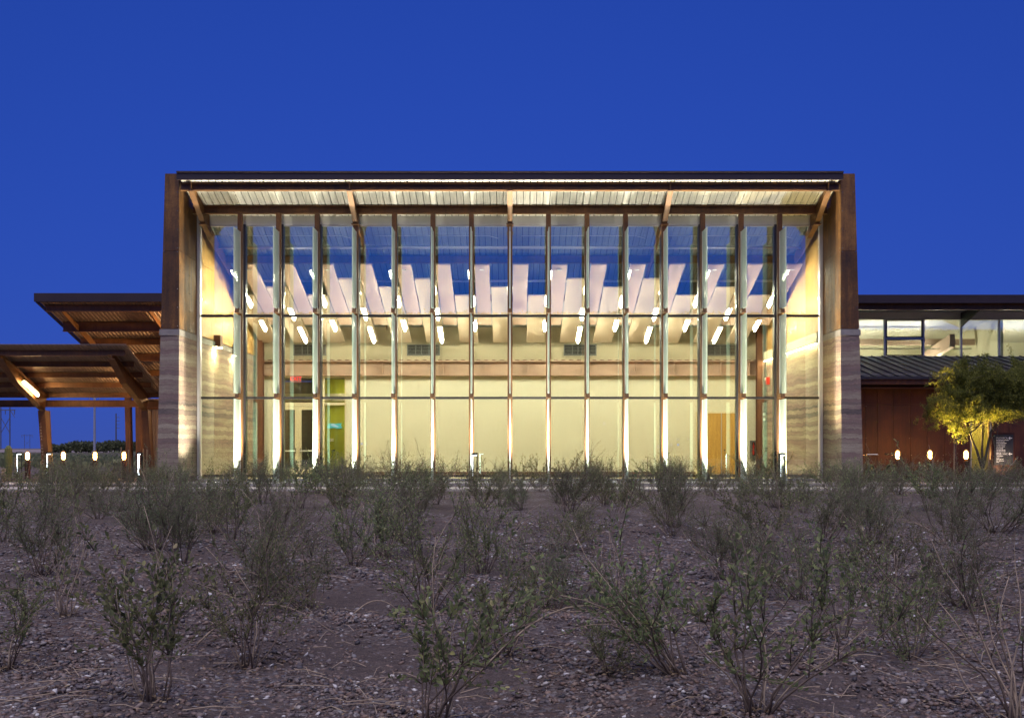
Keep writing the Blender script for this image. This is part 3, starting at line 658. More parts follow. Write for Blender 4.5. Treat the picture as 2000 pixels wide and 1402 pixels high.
for lx, ly, lzz, nm in ((-11.2, 39.6, 5.05, 'high beside the hall wall'), (-11.6, 42.6, 3.6, 'low beside the hall wall')):
    t = thing('wall_lamp', 'warm wall lamp under the pavilion roof, %s' % nm, 'lamp', (lx, ly, lzz-.15))
    MB().box(lx-.1,lx+.1,ly-.1,ly+.1,lzz-.14,lzz-.02).build('housing', M['brownp'], t)
    MB().box(lx-.08,lx+.08,ly-.08,ly+.08,lzz-.018,lzz).build('lens', emit('wall_lamp_glow', (1,.62,.28), 30), t)
    l = bpy.data.lights.new('wall_lamp_light', 'POINT'); l.energy = 520; l.color = (1,.60,.27); l.shadow_soft_size = .12
    lo = bpy.data.objects.new('wall_lamp_light', l); COL.objects.link(lo); adopt(lo, t); lo.location = (lx, ly, lzz+.12)

# ------------------------------------------------------------------ right wing
rw = thing('side_wing', 'low rust-panelled wing with a strip of lit high windows right of the hall', 'building', (18, 38, 0))
RY = 36.3
wallb = MB().box(10.6, 15.95, RY+.03, RY+.2, -.1, 3.16).build('wall', M['brownp'], rw)
MB().box(16.68, 27, RY+.03, RY+.2, -.1, 3.16).build('wall', M['brownp'], rw)
MB().box(15.95, 16.68, RY+.03, RY+.2, -.1, .12).build('wall', M['rust'], rw)
MB().box(15.95, 16.68, RY+.03, RY+.2, 2.2, 3.16).build('wall', M['brownp'], rw)
seams = [10.62, 11.2, 11.75, 12.30, 12.73, 13.28, 13.87, 14.45, 15.05, 15.6, 15.94]
seams2 = [16.70, 17.3, 17.9, 18.5, 19.1, 19.7, 20.3, 20.9]
bolt = MB()
for q in (-.035, .035): bolt.lathe((q, -.004, 0), [(.001,-.012),(.012,-.008),(.012,.008),(.001,.012)], 6)
bme = bolt.mesh('bolt_pair', M['steel'])
for ss in (seams, seams2):
    for a, b_ in zip(ss, ss[1:]):
        for z0, z1 in ((0, 2.625), (2.64, 3.155)):
            MB().box(a+.007, b_-.007, RY, RY+.025, z0, z1).build('rust_panel', M['rust'], rw)
    for a in ss[1:-1]:
        for z in (.5, .88, 1.46, 2.03, 2.57): inst('bolt_pair', bme, rw, (a, RY, z))
MB().tube([(12.35,RY-.03,.90),(12.35,RY-.07,.90),(12.72,RY-.07,.90),(12.72,RY-.03,.90)], .016, 6).build('pull_bar', M['steel'], rw)
MB().box(10.6, 27, 35.55, RY+.2, 3.165, 3.19).build('soffit', M['rust'], rw)
MB().ibeam_x(10.6, 27, 35.9, 3.17+.03, 3.42, .14).build('eave_beam', M['rust'], rw)
MB().box(10.6, 27, 35.42, 35.50, 3.27, 3.49).build('fascia', M['rust'], rw, bevel=.005)
def rz(y): return 3.50 + .225*(y-35.38)
RYC = 40.6
rr = MB().prism([(10.6,35.38,rz(35.38)),(10.6,RYC,rz(RYC)),(10.6,RYC,rz(RYC)-.06),(10.6,35.38,rz(35.38)-.0)], (16.4,0,0)).build('metal_roof', M['roofm'], rw)
sme = MB().prism([(0,35.37,rz(35.37)),(0,RYC-.02,rz(RYC-.02)),(0,RYC-.02,rz(RYC-.02)+.045),(0,35.37,rz(35.37)+.045)], (.022,0,0)).mesh('seam', M['roofm'])
for k in range(40): inst('seam', sme, rr, (10.7+k*.41, 0, .002))
MB().box(10.6, 27, 35.33, 35.375, 3.45, 3.53).build('gutter', M['roofm'], rw)
for k in range(40): MB().prism([(10.72+k*.41,36.0,rz(36.0)+.002),(10.72+k*.41,36.02,rz(36)+.03),(10.72+k*.41,36.05,rz(36.05)+.002)], (.38,0,0)).build('snow_guard', M['roofm'], rr)
# clerestory
MB().box(12.8, 27, RYC-.03, RYC+.1, 4.60, 4.68).build('sill', M['alum'], rw)
MB().box(12.8, 27, RYC-.05, RYC+.1, 6.09, 6.13).build('head', M['alum'], rw)
for a, b_ in ((12.8,16.2),(16.203,19.6),(19.603,23),(23.003,27)): MB().box(a, b_, RYC-.04, RYC+.06, 6.135, 6.42).build('header_panel', M['alumw'], rw)
MB().box(12.8, 27, RYC-.06, RYC-.032, 4.42, 4.60).build('flashing', M['fascia'], rw)
mx_ = [12.85, 14.52, 16.02, 17.48, 18.95, 20.42, 21.9]
for a in mx_[1:]: MB().box(a-.03, a+.03, RYC-.045, RYC+.08, 4.681, 6.089).build('mullion', M['alum'], rw)
for a, b_ in zip(mx_, mx_[1:]):
    if abs(a-14.52) < .01:
        wn = MB()
        for z0, z1 in ((4.69,5.33),(5.40,6.08)):
            for q in ((a+.04,b_-.04,z0,z0+.035),(a+.04,b_-.04,z1-.035,z1),(a+.04,a+.075,z0+.035,z1-.035),(b_-.075,b_-.04,z0+.035,z1-.035)): wn.box(q[0],q[1],RYC-.06,RYC+.03,q[2],q[3])
        wo2 = wn.build('window_sash', M['blackm'], rw)
        MB().box(a+.03,b_-.03,RYC-.03,RYC+.05,5.335,5.395).build('mid_rail', M['alum'], rw)
        for z0, z1 in ((4.73,5.29),(5.44,6.04)): MB().box(a+.076,b_-.076,RYC-.005,RYC+.005,z0,z1).build('pane', M['glass'], wo2)
    else: MB().box(a+.031, b_-.031, RYC-.005, RYC+.005, 4.682, 6.088).build('window_pane', M['glass'], rw)
# clerestory roof
def kz(y): return 6.56 - .10*(y-38.8)
kroof = MB().prism([(11,38.75,kz(38.75)+.035),(11,48,kz(48)+.035),(11,48,kz(48)+.12),(11,38.75,kz(38.75)+.12)], (16,0,0)).build('roof', M['dark'], rw)
kme = MB().box(-.095,.095,0,1,0,.03).mesh('deck_strip', M['galv'])
m = MB().prism([(-.095,38.8,kz(38.8)),(-.095,47.9,kz(47.9)),(-.095,47.9,kz(47.9)+.03),(-.095,38.8,kz(38.8)+.03)], (.19,0,0)).mesh('deck_strip', M['galv'])
for k in range(60): inst('deck_strip', m, kroof, (12.2+k*.2, 0, 0))
MB().box(11, 27, 38.66, 38.745, 6.47, 6.78).build('fascia', M['fascia'], kroof, bevel=.006)
MB().ibeam_x(11, 27, 39.0, 6.26, kz(39.0)-.003, .14).build('beam', M['beam'], rw)
MB().prism([(17.44,39.0,6.24),(17.44,RYC-.06,5.80),(17.44,RYC-.06,6.36),(17.44,39.0,6.40)], (.05,0,0)).build('strut', M['blackm'], rw)
# room behind
MB().box(12.5, 27, 46.5, 46.6, 3.0, 6.0).build('room_wall', M['cream'], rw)
MB().box(19.2, 19.3, 41, 46.5, 3.0, 6.2).build('room_wall', M['cream'], rw)
MB().box(12.4, 12.5, 41, 46.5, 3.0, 6.2).build('room_wall', M['cream'], rw)
MB().box(12.5, 27, 40.75, 46.5, 3.0, 3.05).build('room_floor', M['cream'], rw)
MB().box(12.6, 19.1, 43.0, 43.15, 5.35, 5.6).build('room_beam', M['ceilp'], rw)
MB().prism([(17.3,41.2,5.1),(17.3,46.0,4.3),(17.3,46.0,4.7),(17.3,41.2,5.6)], (.2,0,0)).build('room_brace', M['ceilp'], rw)
MB().tube([(12.6,42.2,5.12),(18.6,42.2,5.12)], .03, 6).build('room_pipe', M['white'], rw)
for j, x in enumerate((14.2, 17.0, 20.6)):
    t = thing('ceiling_lamp', 'tube lamp lighting the room behind the %s high window of the wing' % ordn(j), 'lamp', (x, 42.8, 4.2), 'wing room lamps')
    MB().tube([(x-.6,42.8,4.25),(x+.6,42.8,4.25)], .04, 6).build('tube', emit('wing_tube_glow', (1,.93,.70), 330), t)
    MB().box(x-.62,x+.62,42.72,42.88,4.18,4.205).build('housing', M['white'], t)
# lit slot window
MB().box(15.96, 15.99, RY-.02, RY+.06, .14, 2.18).build('slot_frame', M['alum'], rw)
MB().box(16.64, 16.67, RY-.02, RY+.06, .14, 2.18).build('slot_frame', M['alum'], rw)
MB().box(15.99, 16.64, RY-.02, RY+.06, .14, .19).build('slot_frame', M['alum'], rw)
MB().box(15.99, 16.64, RY+.01, RY+.02, .19, 2.18).build('slot_pane', M['glass2'], rw)
MB().box(14.0, 19.5, RY+1.6, RY+1.7, 0, 3.15).build('slot_room_wall', plain('yellow_lit_earth', (.62,.50,.12), .8, 0, .1, 6, .3), rw)  # earth wall behind the slot, its yellow lamplight put into the colour
t = thing('room_lamp', 'hidden lamp lighting the yellow slot window of the wing', 'lamp', (16.3, RY+.9, 2.6))
MB().box(15.9,16.7,RY+.8,RY+.95,2.72,2.80).build('housing', M['white'], t)
MB().box(15.95,16.65,RY+.82,RY+.93,2.70,2.718).build('lens', emit('slot_lamp_glow', (1,.85,.4), 260), t)
t = thing('tree_uplight', 'small ground spotlight lighting the mesquite crown from behind its trunk', 'lamp', (13.7, 33.2, 0))
MB().lathe((13.7,33.2,0), [(.02,0),(.02,.10),(.06,.12),(.06,.2)], 10).build('housing', M['blackm'], t)
l = bpy.data.lights.new('tree_beam', 'SPOT'); l.energy = 5200; l.spot_size = R(64); l.spot_blend = .8; l.color = (1,.66,.16); l.shadow_soft_size = .05
lo = bpy.data.objects.new('tree_beam', l); COL.objects.link(lo); adopt(lo, t); lo.location = (13.7,33.2,.24); lo.rotation_euler = (R(203), R(12), 0)
t = thing('roof_vent', 'black roof lamp bracket with white cone on the charcoal roof under the sash window', 'lamp', (14.8, 40.2, 4.3))
MB().box(14.74,14.86,RYC-.34,RYC-.06,4.52,4.58).build('bracket', M['blackm'], t)
MB().lathe((14.8,RYC-.3,4.32), [(.05,.2),(.045,.12),(.05,.12)], 10).build('neck', M['blackm'], t)
MB().lathe((14.8,RYC-.3,4.20), [(.10,0),(.055,.12),(.045,.24)], 12).build('cone', M['white'], t)

# ------------------------------------------------------------------ site furniture
def bollard():
    t = thing('bollard_light', 'x', 'bollard')
    m = MB(); m.box(-.09,-.065,-.05,.05,0,.93); m.box(.065,.09,-.05,.05,0,.93); m.box(-.09,.09,-.05,.05,.93,.99); m.box(-.065,.065,-.05,.05,0,.22)
    m.build('frame', M['blackm'], t)
    MB().box(-.064,-.05,-.035,.035,.23,.925).build('led_strip', M['led'], t)
    MB().box(-.05,.064,-.035,.035,.912,.928).build('led_strip', M['led'], t)
    return t
bp = bollard()
for j, (x, y, rzz, lb) in enumerate(((-.99, 29.35, 0, 'black frame bollard lamp in front of the glass, left of centre'), (7.62, 29.35, .25, 'black frame bollard lamp in front of the last glass fins on the right'),
        (-16.40, 35.0, .4, 'white-lit bollard lamp at the far left edge'), (-15.4, 35.0, .2, 'white-lit bollard lamp at the foot of the lettered canopy post'), (-12.22, 34.6, -.3, 'white-lit bollard lamp beside the left earth wall'))):
    o = bp if j == 0 else copy_tree(bp); o.location = (x, y, .0); o.rotation_euler.z = rzz; tag(o, lb, 'bollard', 'bollard lamps')
def lantern():
    t = thing('path_lantern', 'x', 'lamp')
    MB().box(-.075,.075,-.075,.075,0,.70).build('post', M['rust'], t, bevel=.008)
    MB().lathe((0,0,.70), [(.05,0),(.05,.04)], 10).build('socket', M['brownp'], t)
    MB().lathe((0,0,.74), [(.03,.03),(.055,.07),(.055,.24),(.03,.28),(.01,.29)], 12).build('flame_tube', M['warm'], t, smooth=True)
    MB().lathe((0,0,.74), [(.045,0),(.085,.05),(.088,.16),(.085,.26),(.05,.31),(.02,.33)], 14).build('halo_globe', M['halo_globe'], t, smooth=True)  # halo round the lit core, given as a glowing shell
    MB().lathe((0,0,1.07), [(.06,0),(.03,.025)], 10).build('cap', M['brownp'], t)
    return t
lp = lantern()
LAN = [(-17.5,38,'leftmost'),(-16.2,38,'second'),(-15.05,38,'third'),(-14.0,38,'fourth'),(-13.15,38,'fifth')]
for j, (x, y, nm) in enumerate(LAN):
    o = lp if j == 0 else copy_tree(lp); o.location = (x, y, -.06)
    tag(o, 'glowing orange lantern post under the canopy, %s from the left' % ('first' if j == 0 else nm), 'lamp', 'path lanterns')
for j, x in enumerate((12.77, 13.83, 15.02)):
    o = copy_tree(lp); o.location = (x, 34.5, .0)
    tag(o, 'glowing orange lantern post before the rust wall, %s from the hall' % ordn(j), 'lamp', 'path lanterns')
# directory sign
sg = thing('directory_sign', 'upright rusted steel sign slab with a dark panel of white lettering and arrows', 'sign', (15.75, 33.5, 0))
MB().box(15.37, 16.12, 33.45, 33.62, -.05, 1.62).build('slab', M['rust'], sg, bevel=.006)
sp = MB().box(15.45, 16.06, 33.425, 33.448, .58, 1.55).build('panel', plain('slate_panel', (.035,.035,.042), .6), sg)
MW = plain('sign_white', (.85,.85,.85), .6)
def st(s_, size, x, z): text_mesh(s_, size, MW, (x, 33.423, z), (R(90),0,0), 'lettering', sp, .001, 'LEFT')
st('PLOVSCA', .085, 15.52, 1.44); st('BUILDING', .08, 15.52, .935)
def lines(z, wl):
    for j, w_ in enumerate(wl):
        mm = MB(); x = 15.52
        while x < 15.52+w_:
            l_ = random.uniform(.03,.09); mm.box(x, min(x+l_, 15.52+w_), 33.419, 33.424, z-j*.048-.011, z-j*.048+.011); x += l_+.012
        mm.build('text_line', MW, sp)
lines(1.375, [.40,.26,.32,.28]); lines(1.17, [.27]); lines(1.11, [.21,.28,.29,.14,.15]); lines(.865, [.21,.10,.23,.24,.09])
for z in (1.44, .935):
    a = MB(); a.prism([(15.90,33.423,z),(15.95,33.423,z+.05),(15.965,33.423,z+.037),(15.942,33.423,z+.013),(16.02,33.423,z+.013),(16.02,33.423,z-.013),(15.942,33.423,z-.013),(15.965,33.423,z-.037),(15.95,33.423,z-.05)], (0,-.004,0))
    a.build('arrow', MW, sp)
t = thing('sign_uplight', 'small spotlight on the ground lighting the directory sign', 'lamp', (15.78, 32.9, 0))
MB().lathe((15.78,32.9,0), [(.02,0),(.02,.12),(.05,.14),(.05,.22)], 10).build('housing', M['blackm'], t)
l = bpy.data.lights.new('sign_beam', 'SPOT'); l.energy = 55; l.spot_size = R(80); l.spot_blend = .8; l.color = (1,.72,.45); l.shadow_soft_size = .04
lo = bpy.data.objects.new('sign_beam', l); COL.objects.link(lo); adopt(lo, t); lo.location = (15.78,32.9,.25); lo.rotation_euler = (R(125),0,0)
# low wall and cactus at far left
MB().box(-22, -16.6, 34.2, 34.5, -.05, .46).build('low_wall', M['concrete'], None, bevel=.015, label='low pale concrete seat wall at the left edge', category='wall')
t = thing('saguaro', 'single upright green column cactus at the left edge behind the seat wall', 'cactus', (-19.15, 40, 0))
prof = [(.12,-.05),(.14,.3),(.15,.8),(.13,1.1),(.07,1.2),(.01,1.23)]
m = MB(); b = 0
for r_, z in prof:
    for k in range(24):
        a = 2*math.pi*k/24; rr_ = r_*(1 if k % 2 else .84); m.v.append((-19.15+rr_*math.cos(a), 40+rr_*math.sin(a), z))
for i in range(len(prof)-1):
    for k in range(24): m.f.append((i*24+k, i*24+(k+1) % 24, (i+1)*24+(k+1) % 24, (i+1)*24+k))
m.build('trunk', M['cactus'], t)
def stake(x, y, h, lb, tilt=0):
    MB().tube([(x,y,-.05),(x+tilt,y,h)], .017, 6).build('plant_stake', M['stake'], None, label=lb, category='stake', group='planting stakes')
stake(-12.98, 35.0, 1.16, 'pale wooden stake left of the fourth lantern', -.01); stake(-12.76, 35.0, 1.07, 'pale wooden stake right of the fourth lantern', .03)
stake(-12.26, 35.1, 1.10, 'pale wooden stake left of the lantern by the earth wall', -.02); stake(-12.18, 35.1, 1.08, 'pale wooden stake right of the lantern by the earth wall', .02)
stake(-15.05, 33.6, .70, 'short wooden stake under the lettered canopy post', .0); stake(-16.15, 34.2, .82, 'wooden stake beside the leftmost bollard')
stake(14.62, 32.0, 2.75, 'tall wooden stake propping the mesquite tree, right of its trunk'); stake(13.6, 32.1, 1.6, 'tall wooden stake left of the mesquite trunk', .02)

# distant power line
def hframe(name, lb, x, y, w_, h, r_, xb):
    t = thing(name, lb, 'pylon', (x, y, 0))
    for s_ in (-1, 1): MB().tube([(x+s_*w_/2,y,0),(x+s_*w_/2,y,h)], r_, 6).build('pole', M['far'], t)
    MB().box(x-w_*1.1, x+w_*1.1, y-.1, y+.1, h*.93, h*.95).build('crossarm', M['far'], t)
    for s_ in (-1, 1):
        MB().tube([(x-s_*w_/2,y,h*xb),(x+s_*w_/2,y,h*(xb+.35))], r_*.55, 5).build('brace', M['far'], t)
        MB().tube([(x+s_*w_/2,y,h*.95),(x+s_*w_*1.05,y,h*.78)], r_*.55, 5).build('brace', M['far'], t)
    for s_ in (-1, 0, 1): MB().tube([(x+s_*w_*1.02,y,h*.93),(x+s_*w_*1.02,y,h*.84)], r_*.7, 5).build('insulator', M['far'], t)
hframe('transmission_tower', 'near wooden H-frame power line tower at the left edge', -144.5, 300, 2.6, 12.8, .17, .42)
hframe('transmission_tower', 'small distant H-frame power line tower behind the first lantern', -318, 690, 3.6, 10.2, .13, .25)
t = thing('power_pole', 'tall pale steel power pole seen under the canopy', 'pole', (-79.3, 200, 0))
MB().tube([(-79.3,200,0),(-79.3,200,14)], [.26,.17], 8).build('pole', plain('far_galv', (.30,.30,.33), .5), t)
for s_ in (-1, 1):
    MB().tube([(-79.3,200,10.6),(-79.3+s_*1.0,200,10.9)], .06, 5).build('arm', M['far'], t); MB().tube([(-79.3+s_*1.0,200,10.9),(-79.3+s_*1.0,200,9.6)], .05, 5).build('insulator', M['far'], t)
t = thing('power_pole', 'dark wooden utility pole beyond the treeline', 'pole', (-94, 250, 0))
MB().tube([(-94,250,0),(-94,250,9.4)], [.2,.14], 6).build('pole', M['far'], t)
for k in range(4): MB().box(-94,-93.1,249.95,250.05,8.4-k*.85,8.5-k*.85).build('step', M['far'], t)

# ------------------------------------------------------------------ vegetation
def set_tint(me, vals):
    a = me.attributes.new('tint', 'FLOAT', 'POINT'); a.data.foreach_set('value', np.asarray(vals, np.float32))
def leaves_mesh(name, P, D, N, L, W, tint, mat, fold=.25):
    """one folded oval leaf per point: P base, D along, N up"""
    n = len(P); D = D/np.linalg.norm(D, axis=1)[:,None]; S = np.cross(D, N); S /= np.linalg.norm(S, axis=1)[:,None]+1e-9; U = np.cross(S, D)
    L = L[:,None]; W = W[:,None]
    v = np.stack([P, P+D*L*.35+S*W*.5+U*W*fold, P+D*L*.75+S*W*.36+U*W*fold*.7, P+D*L, P+D*L*.75-S*W*.36+U*W*fold*.7, P+D*L*.35-S*W*.5+U*W*fold], 1)
    b = np.arange(n)[:,None]*6
    f = np.concatenate([b+[[0,1,2,3]], b+[[0,3,4,5]]], 1).reshape(-1, 4)
    me = bpy.data.meshes.new(name); me.vertices.add(n*6); me.vertices.foreach_set('co', v.reshape(-1))
    me.loops.add(f.size); me.loops.foreach_set('vertex_index', f.reshape(-1).astype(np.int32))
    me.polygons.add(len(f)); me.polygons.foreach_set('loop_start', np.arange(0, f.size, 4, dtype=np.int32))
    me.polygons.foreach_set('use_smooth', np.ones(len(f), bool))
    me.update(calc_edges=True); me.materials.append(mat); set_tint(me, np.repeat(tint, 6)); return me
def unit(v): return v/ (np.linalg.norm(v)+1e-9)
def shrub_meshes(seed, h=1.0, nst=14, spread=.5, leafL=.038, leafW=.019, per=46, lean=(0,0), fine=False, bare=.25, dry=3, sub=3):
    g = np.random.default_rng(seed); st_ = MB(); dr = MB(); P=[]; D=[]; N=[]; Ls=[]; Ws=[]; T=[]
    for i in range(nst):
        az = g.uniform(0, 2*math.pi); tilt = g.uniform(.08, spread); hh = h*g.uniform(.55, 1.0)
        d0 = np.array([math.cos(az)*math.sin(tilt)+lean[0], math.sin(az)*math.sin(tilt)+lean[1], math.cos(tilt)])
        base = np.array([math.cos(az), math.sin(az), 0])*g.uniform(.01,.07)*h; base[2] = -.03
        def grow(p0, d0, ln, r0, nseg=6):
            pts = [p0]; d = d0.copy()
            for k in range(nseg):
                d = unit(d + g.normal(0, .2, 3) + np.array([0,0,.03])); pts.append(pts[-1] + d*ln/nseg)
            return pts
        pts = grow(base, unit(d0), hh, .006)
        if i < dry:
            dr.tube(pts, list(np.linspace(.0055, .0015, len(pts))*h), 4)
            p = grow(pts[3], unit(d0+g.normal(0,.5,3)), hh*.4, .002, 4); dr.tube(p, list(np.linspace(.003,.001,len(p))), 3); continue
        st_.tube(pts, list(np.linspace(.0060, .0015, len(pts))*h), 4)
        br = [(pts, bare)]
        for q in range(sub):
            k = g.integers(2, 6); p = grow(pts[k], unit((pts[k]-pts[k-1])*6/hh*.7+g.normal(0,.55,3)+np.array([0,0,.25])), hh*g.uniform(.22,.5), .003, 4)
            st_.tube(p, list(np.linspace(.0034,.0012,len(p))*h), 3); br.append((p, .05))
        for p, b0 in br:
            p = np.array(p); m_ = len(p)-1; nn = int(per*(1 if p is not br[0][0] else 1)*(len(p)/7)*g.uniform(.7,1.2))
            for q in range(nn):
                u = b0 + (1-b0)*q/nn + g.uniform(-.01,.01); u = min(max(u,0),.999)*m_; k = int(u); a = p[k] + (p[k+1]-p[k])*(u-k); ax = unit(p[k+1]-p[k])
                rd = g.normal(0, 1, 3); rd -= ax*rd.dot(ax); rd = unit(rd)
                P.append(a + rd*g.uniform(0, .012 if not fine else .03)); D.append(unit(rd*g.uniform(.5,1)+ax*g.uniform(.3,.9)+np.array([0,0,.35])))
                N.append(unit(ax + g.normal(0,.5,3))); s_ = g.uniform(.6,1.15)
                Ls.append(leafL*s_); Ws.append(leafW*s_*g.uniform(.8,1.15))
                T.append(np.clip(g.normal(.45,.2), 0, .9) if g.random() > .035 else g.uniform(.93,1))
    lm = leaves_mesh('foliage', np.array(P), np.array(D), np.array(N), np.array(Ls), np.array(Ws), np.array(T), M['leafy'] if fine else M['leaf'])
    sm = st_.mesh('stems', M['stem'], smooth=True)
    dm = dr.mesh('dry_twigs', M['dry'], smooth=True) if dr.v else None
    return lm, sm, dm
KIND = {
  'A': shrub_meshes(1, 1.0, 16, .75, .030, .015, 26, sub=7, bare=.38),
  'B': shrub_meshes(2, 1.0, 12, .55, .032, .017, 28, sub=6, bare=.40),
  'C': shrub_meshes(3, 1.0, 20, 1.0, .027, .014, 28, sub=7, bare=.25),
  'D': shrub_meshes(4, 1.0, 20, .90, .017, .0075, 52, sub=9, fine=True, bare=.38, lean=(.2,.0)),
  'E': shrub_meshes(5, 1.0, 22, 1.1, .015, .007, 52, sub=9, fine=True, bare=.28),
  'F': shrub_meshes(6, 1.0, 13, .60, .036, .020, 25, sub=6, bare=.35, dry=4),
  'G': shrub_meshes(7, 1.0, 14, .45, .032, .016, 28, lean=(-.8,.05), sub=6, bare=.3),
  'H': shrub_meshes(8, 1.0, 16, .70, .028, .014, 8, sub=2, bare=.55, dry=12),
  'I': shrub_meshes(9, 1.0, 14, .70, .024, .011, 34, lean=(.4,0), sub=7, bare=.4),
  'J': shrub_meshes(10, 1.0, 17, .75, .018, .008, 48, lean=(-.35,.1), sub=9, fine=True, bare=.42),
  'K': shrub_meshes(12, 1.0, 10, .80, .028, .014, 28, lean=(.3,-.1), sub=8, bare=.45, dry=2),
  'L': shrub_meshes(13, 1.0, 8, .70, .024, .012, 22, lean=(-.15,.1), sub=6, bare=.4, dry=3),
}
def shrub(kind, x, y, h, rot, label, group='desert shrubs', sx=1):
    lm, sm, dm = KIND[kind]
    z = float(hgt(np.array(x), np.array(y))) if y < 26.5 else 0
    t = thing('desert_shrub', label, 'shrub', (0,0,0), group)
    for nm, me in (('foliage', lm), ('stems', sm), ('dry_twigs', dm)):
        if me is not None: inst(nm, me, t)
    t.location = (x, y, z); t.rotation_euler = (0, 0, rot); t.scale = (h*sx, h*sx, h); return t
def at(px, base_py):          # ground point from a foot measured on the photo
    y = 2046*EYE/(base_py-875); return (px-996)*y/2046, y
NEAR = [('F',295,1398,.86,0,1.0,'leafy shrub in the left foreground with oval leaves low on grey stems'),
 ('B',18,1308,.62,1,1,'dense small shrub cut by the left edge'),
 ('H',128,1222,.75,0,1,'fan of bare straw-coloured stems left of the foreground shrub'),
 ('I',480,1294,.85,2,1,'open wispy shrub right of the left foreground shrub'),
 ('J',600,1180,.85,.5,1,'thin shrub with pale bare stems below the lime window'),
 ('A',690,1098,.8,1.5,.9,'dark green shrub below the left end of the cream wall'),
 ('F',845,1420,.78,4,1.1,'large leafy shrub at the bottom centre with arching straw stems'),
 ('G',1325,1332,.95,0,1,'shrub leaning hard to the left, right of centre'),
 ('B',1645,1245,.78,.7,.8,'slim upright shrub with brown stems in the right middle ground'),
 ('B',1470,1425,.85,3,1.1,'tall leafy shrub at the bottom right'),
 ('C',1775,1292,.62,2.2,1,'low spreading shrub in the right foreground'),
 ('H',1985,1420,.9,1.2,1,'bare-stemmed shrub cut by the right edge'),
 ('A',945,1096,1.05,.4,.8,'tall shrub rising in front of the middle glass fin'),
 ('C',1100,1080,.62,1.1,1.1,'round dense bush right of the middle shrub'),
 ('A',738,1050,.98,2.8,.75,'upright shrub in front of the first cream wall bay'),
 ('B',826,1000,.98,.9,.9,'upright shrub in front of the second cream wall bay'),
 ('H',1195,1180,.72,2.0,1,'tangle of dry pale twigs right of centre'),
 ('I',1310,1045,.8,3.4,1,'loose shrub behind the leaning shrub'),
 ('D',1420,1120,.85,1.9,1,'grey-green feathery shrub below the timber door'),
 ('B',985,1290,.6,2.6,1,'small leafy shrub beside the bottom centre shrub'),
 ('J',1560,1160,.8,.2,1,'thin feathery shrub left of the slim upright shrub'),
 ('E',1880,1180,.8,1.3,1,'wide feathery shrub at the right edge below the sign'),
 ('D',80,1130,.9,1.0,1,'wide feathery shrub at the left edge behind the bare stems'),
 ('D',350,1110,.95,3.0,1,'wide feathery shrub behind the left foreground shrub'),
 ('A',1190,1330,.34,1.0,1,'knee-high seedling left of the leaning shrub'),
 ('C',1735,1130,.7,4.1,1,'spreading shrub above the slim upright shrub'),
 ('J',500,1140,.95,4.4,1,'feathery shrub behind the open wispy shrub'),
 ('I',840,1175,.95,5.0,1,'tall loose shrub behind the bottom centre shrub'),
 ('E',1080,1180,.72,5.5,1,'low feathery bush below the round dense bush'),
]
placed = []
for k, px, py, h, r_, sx, lb in NEAR:
    x, y = at(px, py); placed.append((x, y)); shrub(k, x, y, h, r_, lb, None, sx)
rr2 = random.Random(5); far = []
rowsY = [11.0, 12.8, 14.6, 16.4, 18.2, 19.9, 21.5, 23.0, 24.5, 25.8]
for ri, y in enumerate(rowsY):
    half = y*.52 + .6; n = int(2*half/ (1.25 + .05*ri))
    for j in range(n):
        x = -half + 2*half*(j+.5)/n + rr2.uniform(-.6,.6); yy = y + rr2.uniform(-.9,.9)
        if any((x-a)**2+(yy-b_)**2 < .55 for a, b_ in placed): continue
        if yy > 26.3 or rr2.random() < (.30 if abs(x) < 4 else .14) + .25*math.sin(x*.9+yy*.6): continue
        placed.append((x, yy)); far.append((x, yy))
for y0 in (26.7, 30.1):
    for j in range(32):
        x = -14 + j*.92 + rr2.uniform(-.4,.4)
        if rr2.random() < .2: continue
        far.append((x, y0 + rr2.uniform(-.15,.25)))
for x, y in ((-19,31.0),(-17.6,32.0),(-16.2,30.8),(-14.9,31.4),(-13.5,30.7),(-12.6,32.4),(-11.6,31.0),(-13.9,33.9),(-11.7,33.6),(-14.8,34.3),(-17.5,29.6),(-15.6,29.3),(-13.2,29.4),(-11.4,29.6),(11.6,30.8),(12.6,31.0),(13.4,30.3),(14.9,31.2),(16.4,31.0),(17.3,30.4),(12.2,33.2),(14.2,33.4)):
    far.append((x, y))
zones = {}
for x, y in far:
    px = 996 + x*2046/y
    b_ = int((px-392)//75.9)
    zn = 'left of the hall' if b_ < 0 else ('right of the hall' if b_ > 15 else 'in line with the %s glass bay from the left' % ordn(b_))
    zones.setdefault(zn, []).append((y, x))
for zn, lst in zones.items():
    lst.sort()
    for j, (y, x) in enumerate(lst):
        k = rr2.choice('ABCDDEEIJJKKLLF'); h = rr2.uniform(.62, 1.15)*(1 if y > 11 else .85)
        if y > 29: h *= .85
        elif y > 14: h *= 1.14
        kindw = 'feathery' if k in 'DEJ' else 'leafy'
        shrub(k, x, y, h, rr2.uniform(0, 6.28), '%s shrub, %s nearest %s' % (kindw, ordn(j), zn), 'desert shrubs', rr2.uniform(.85,1.15))
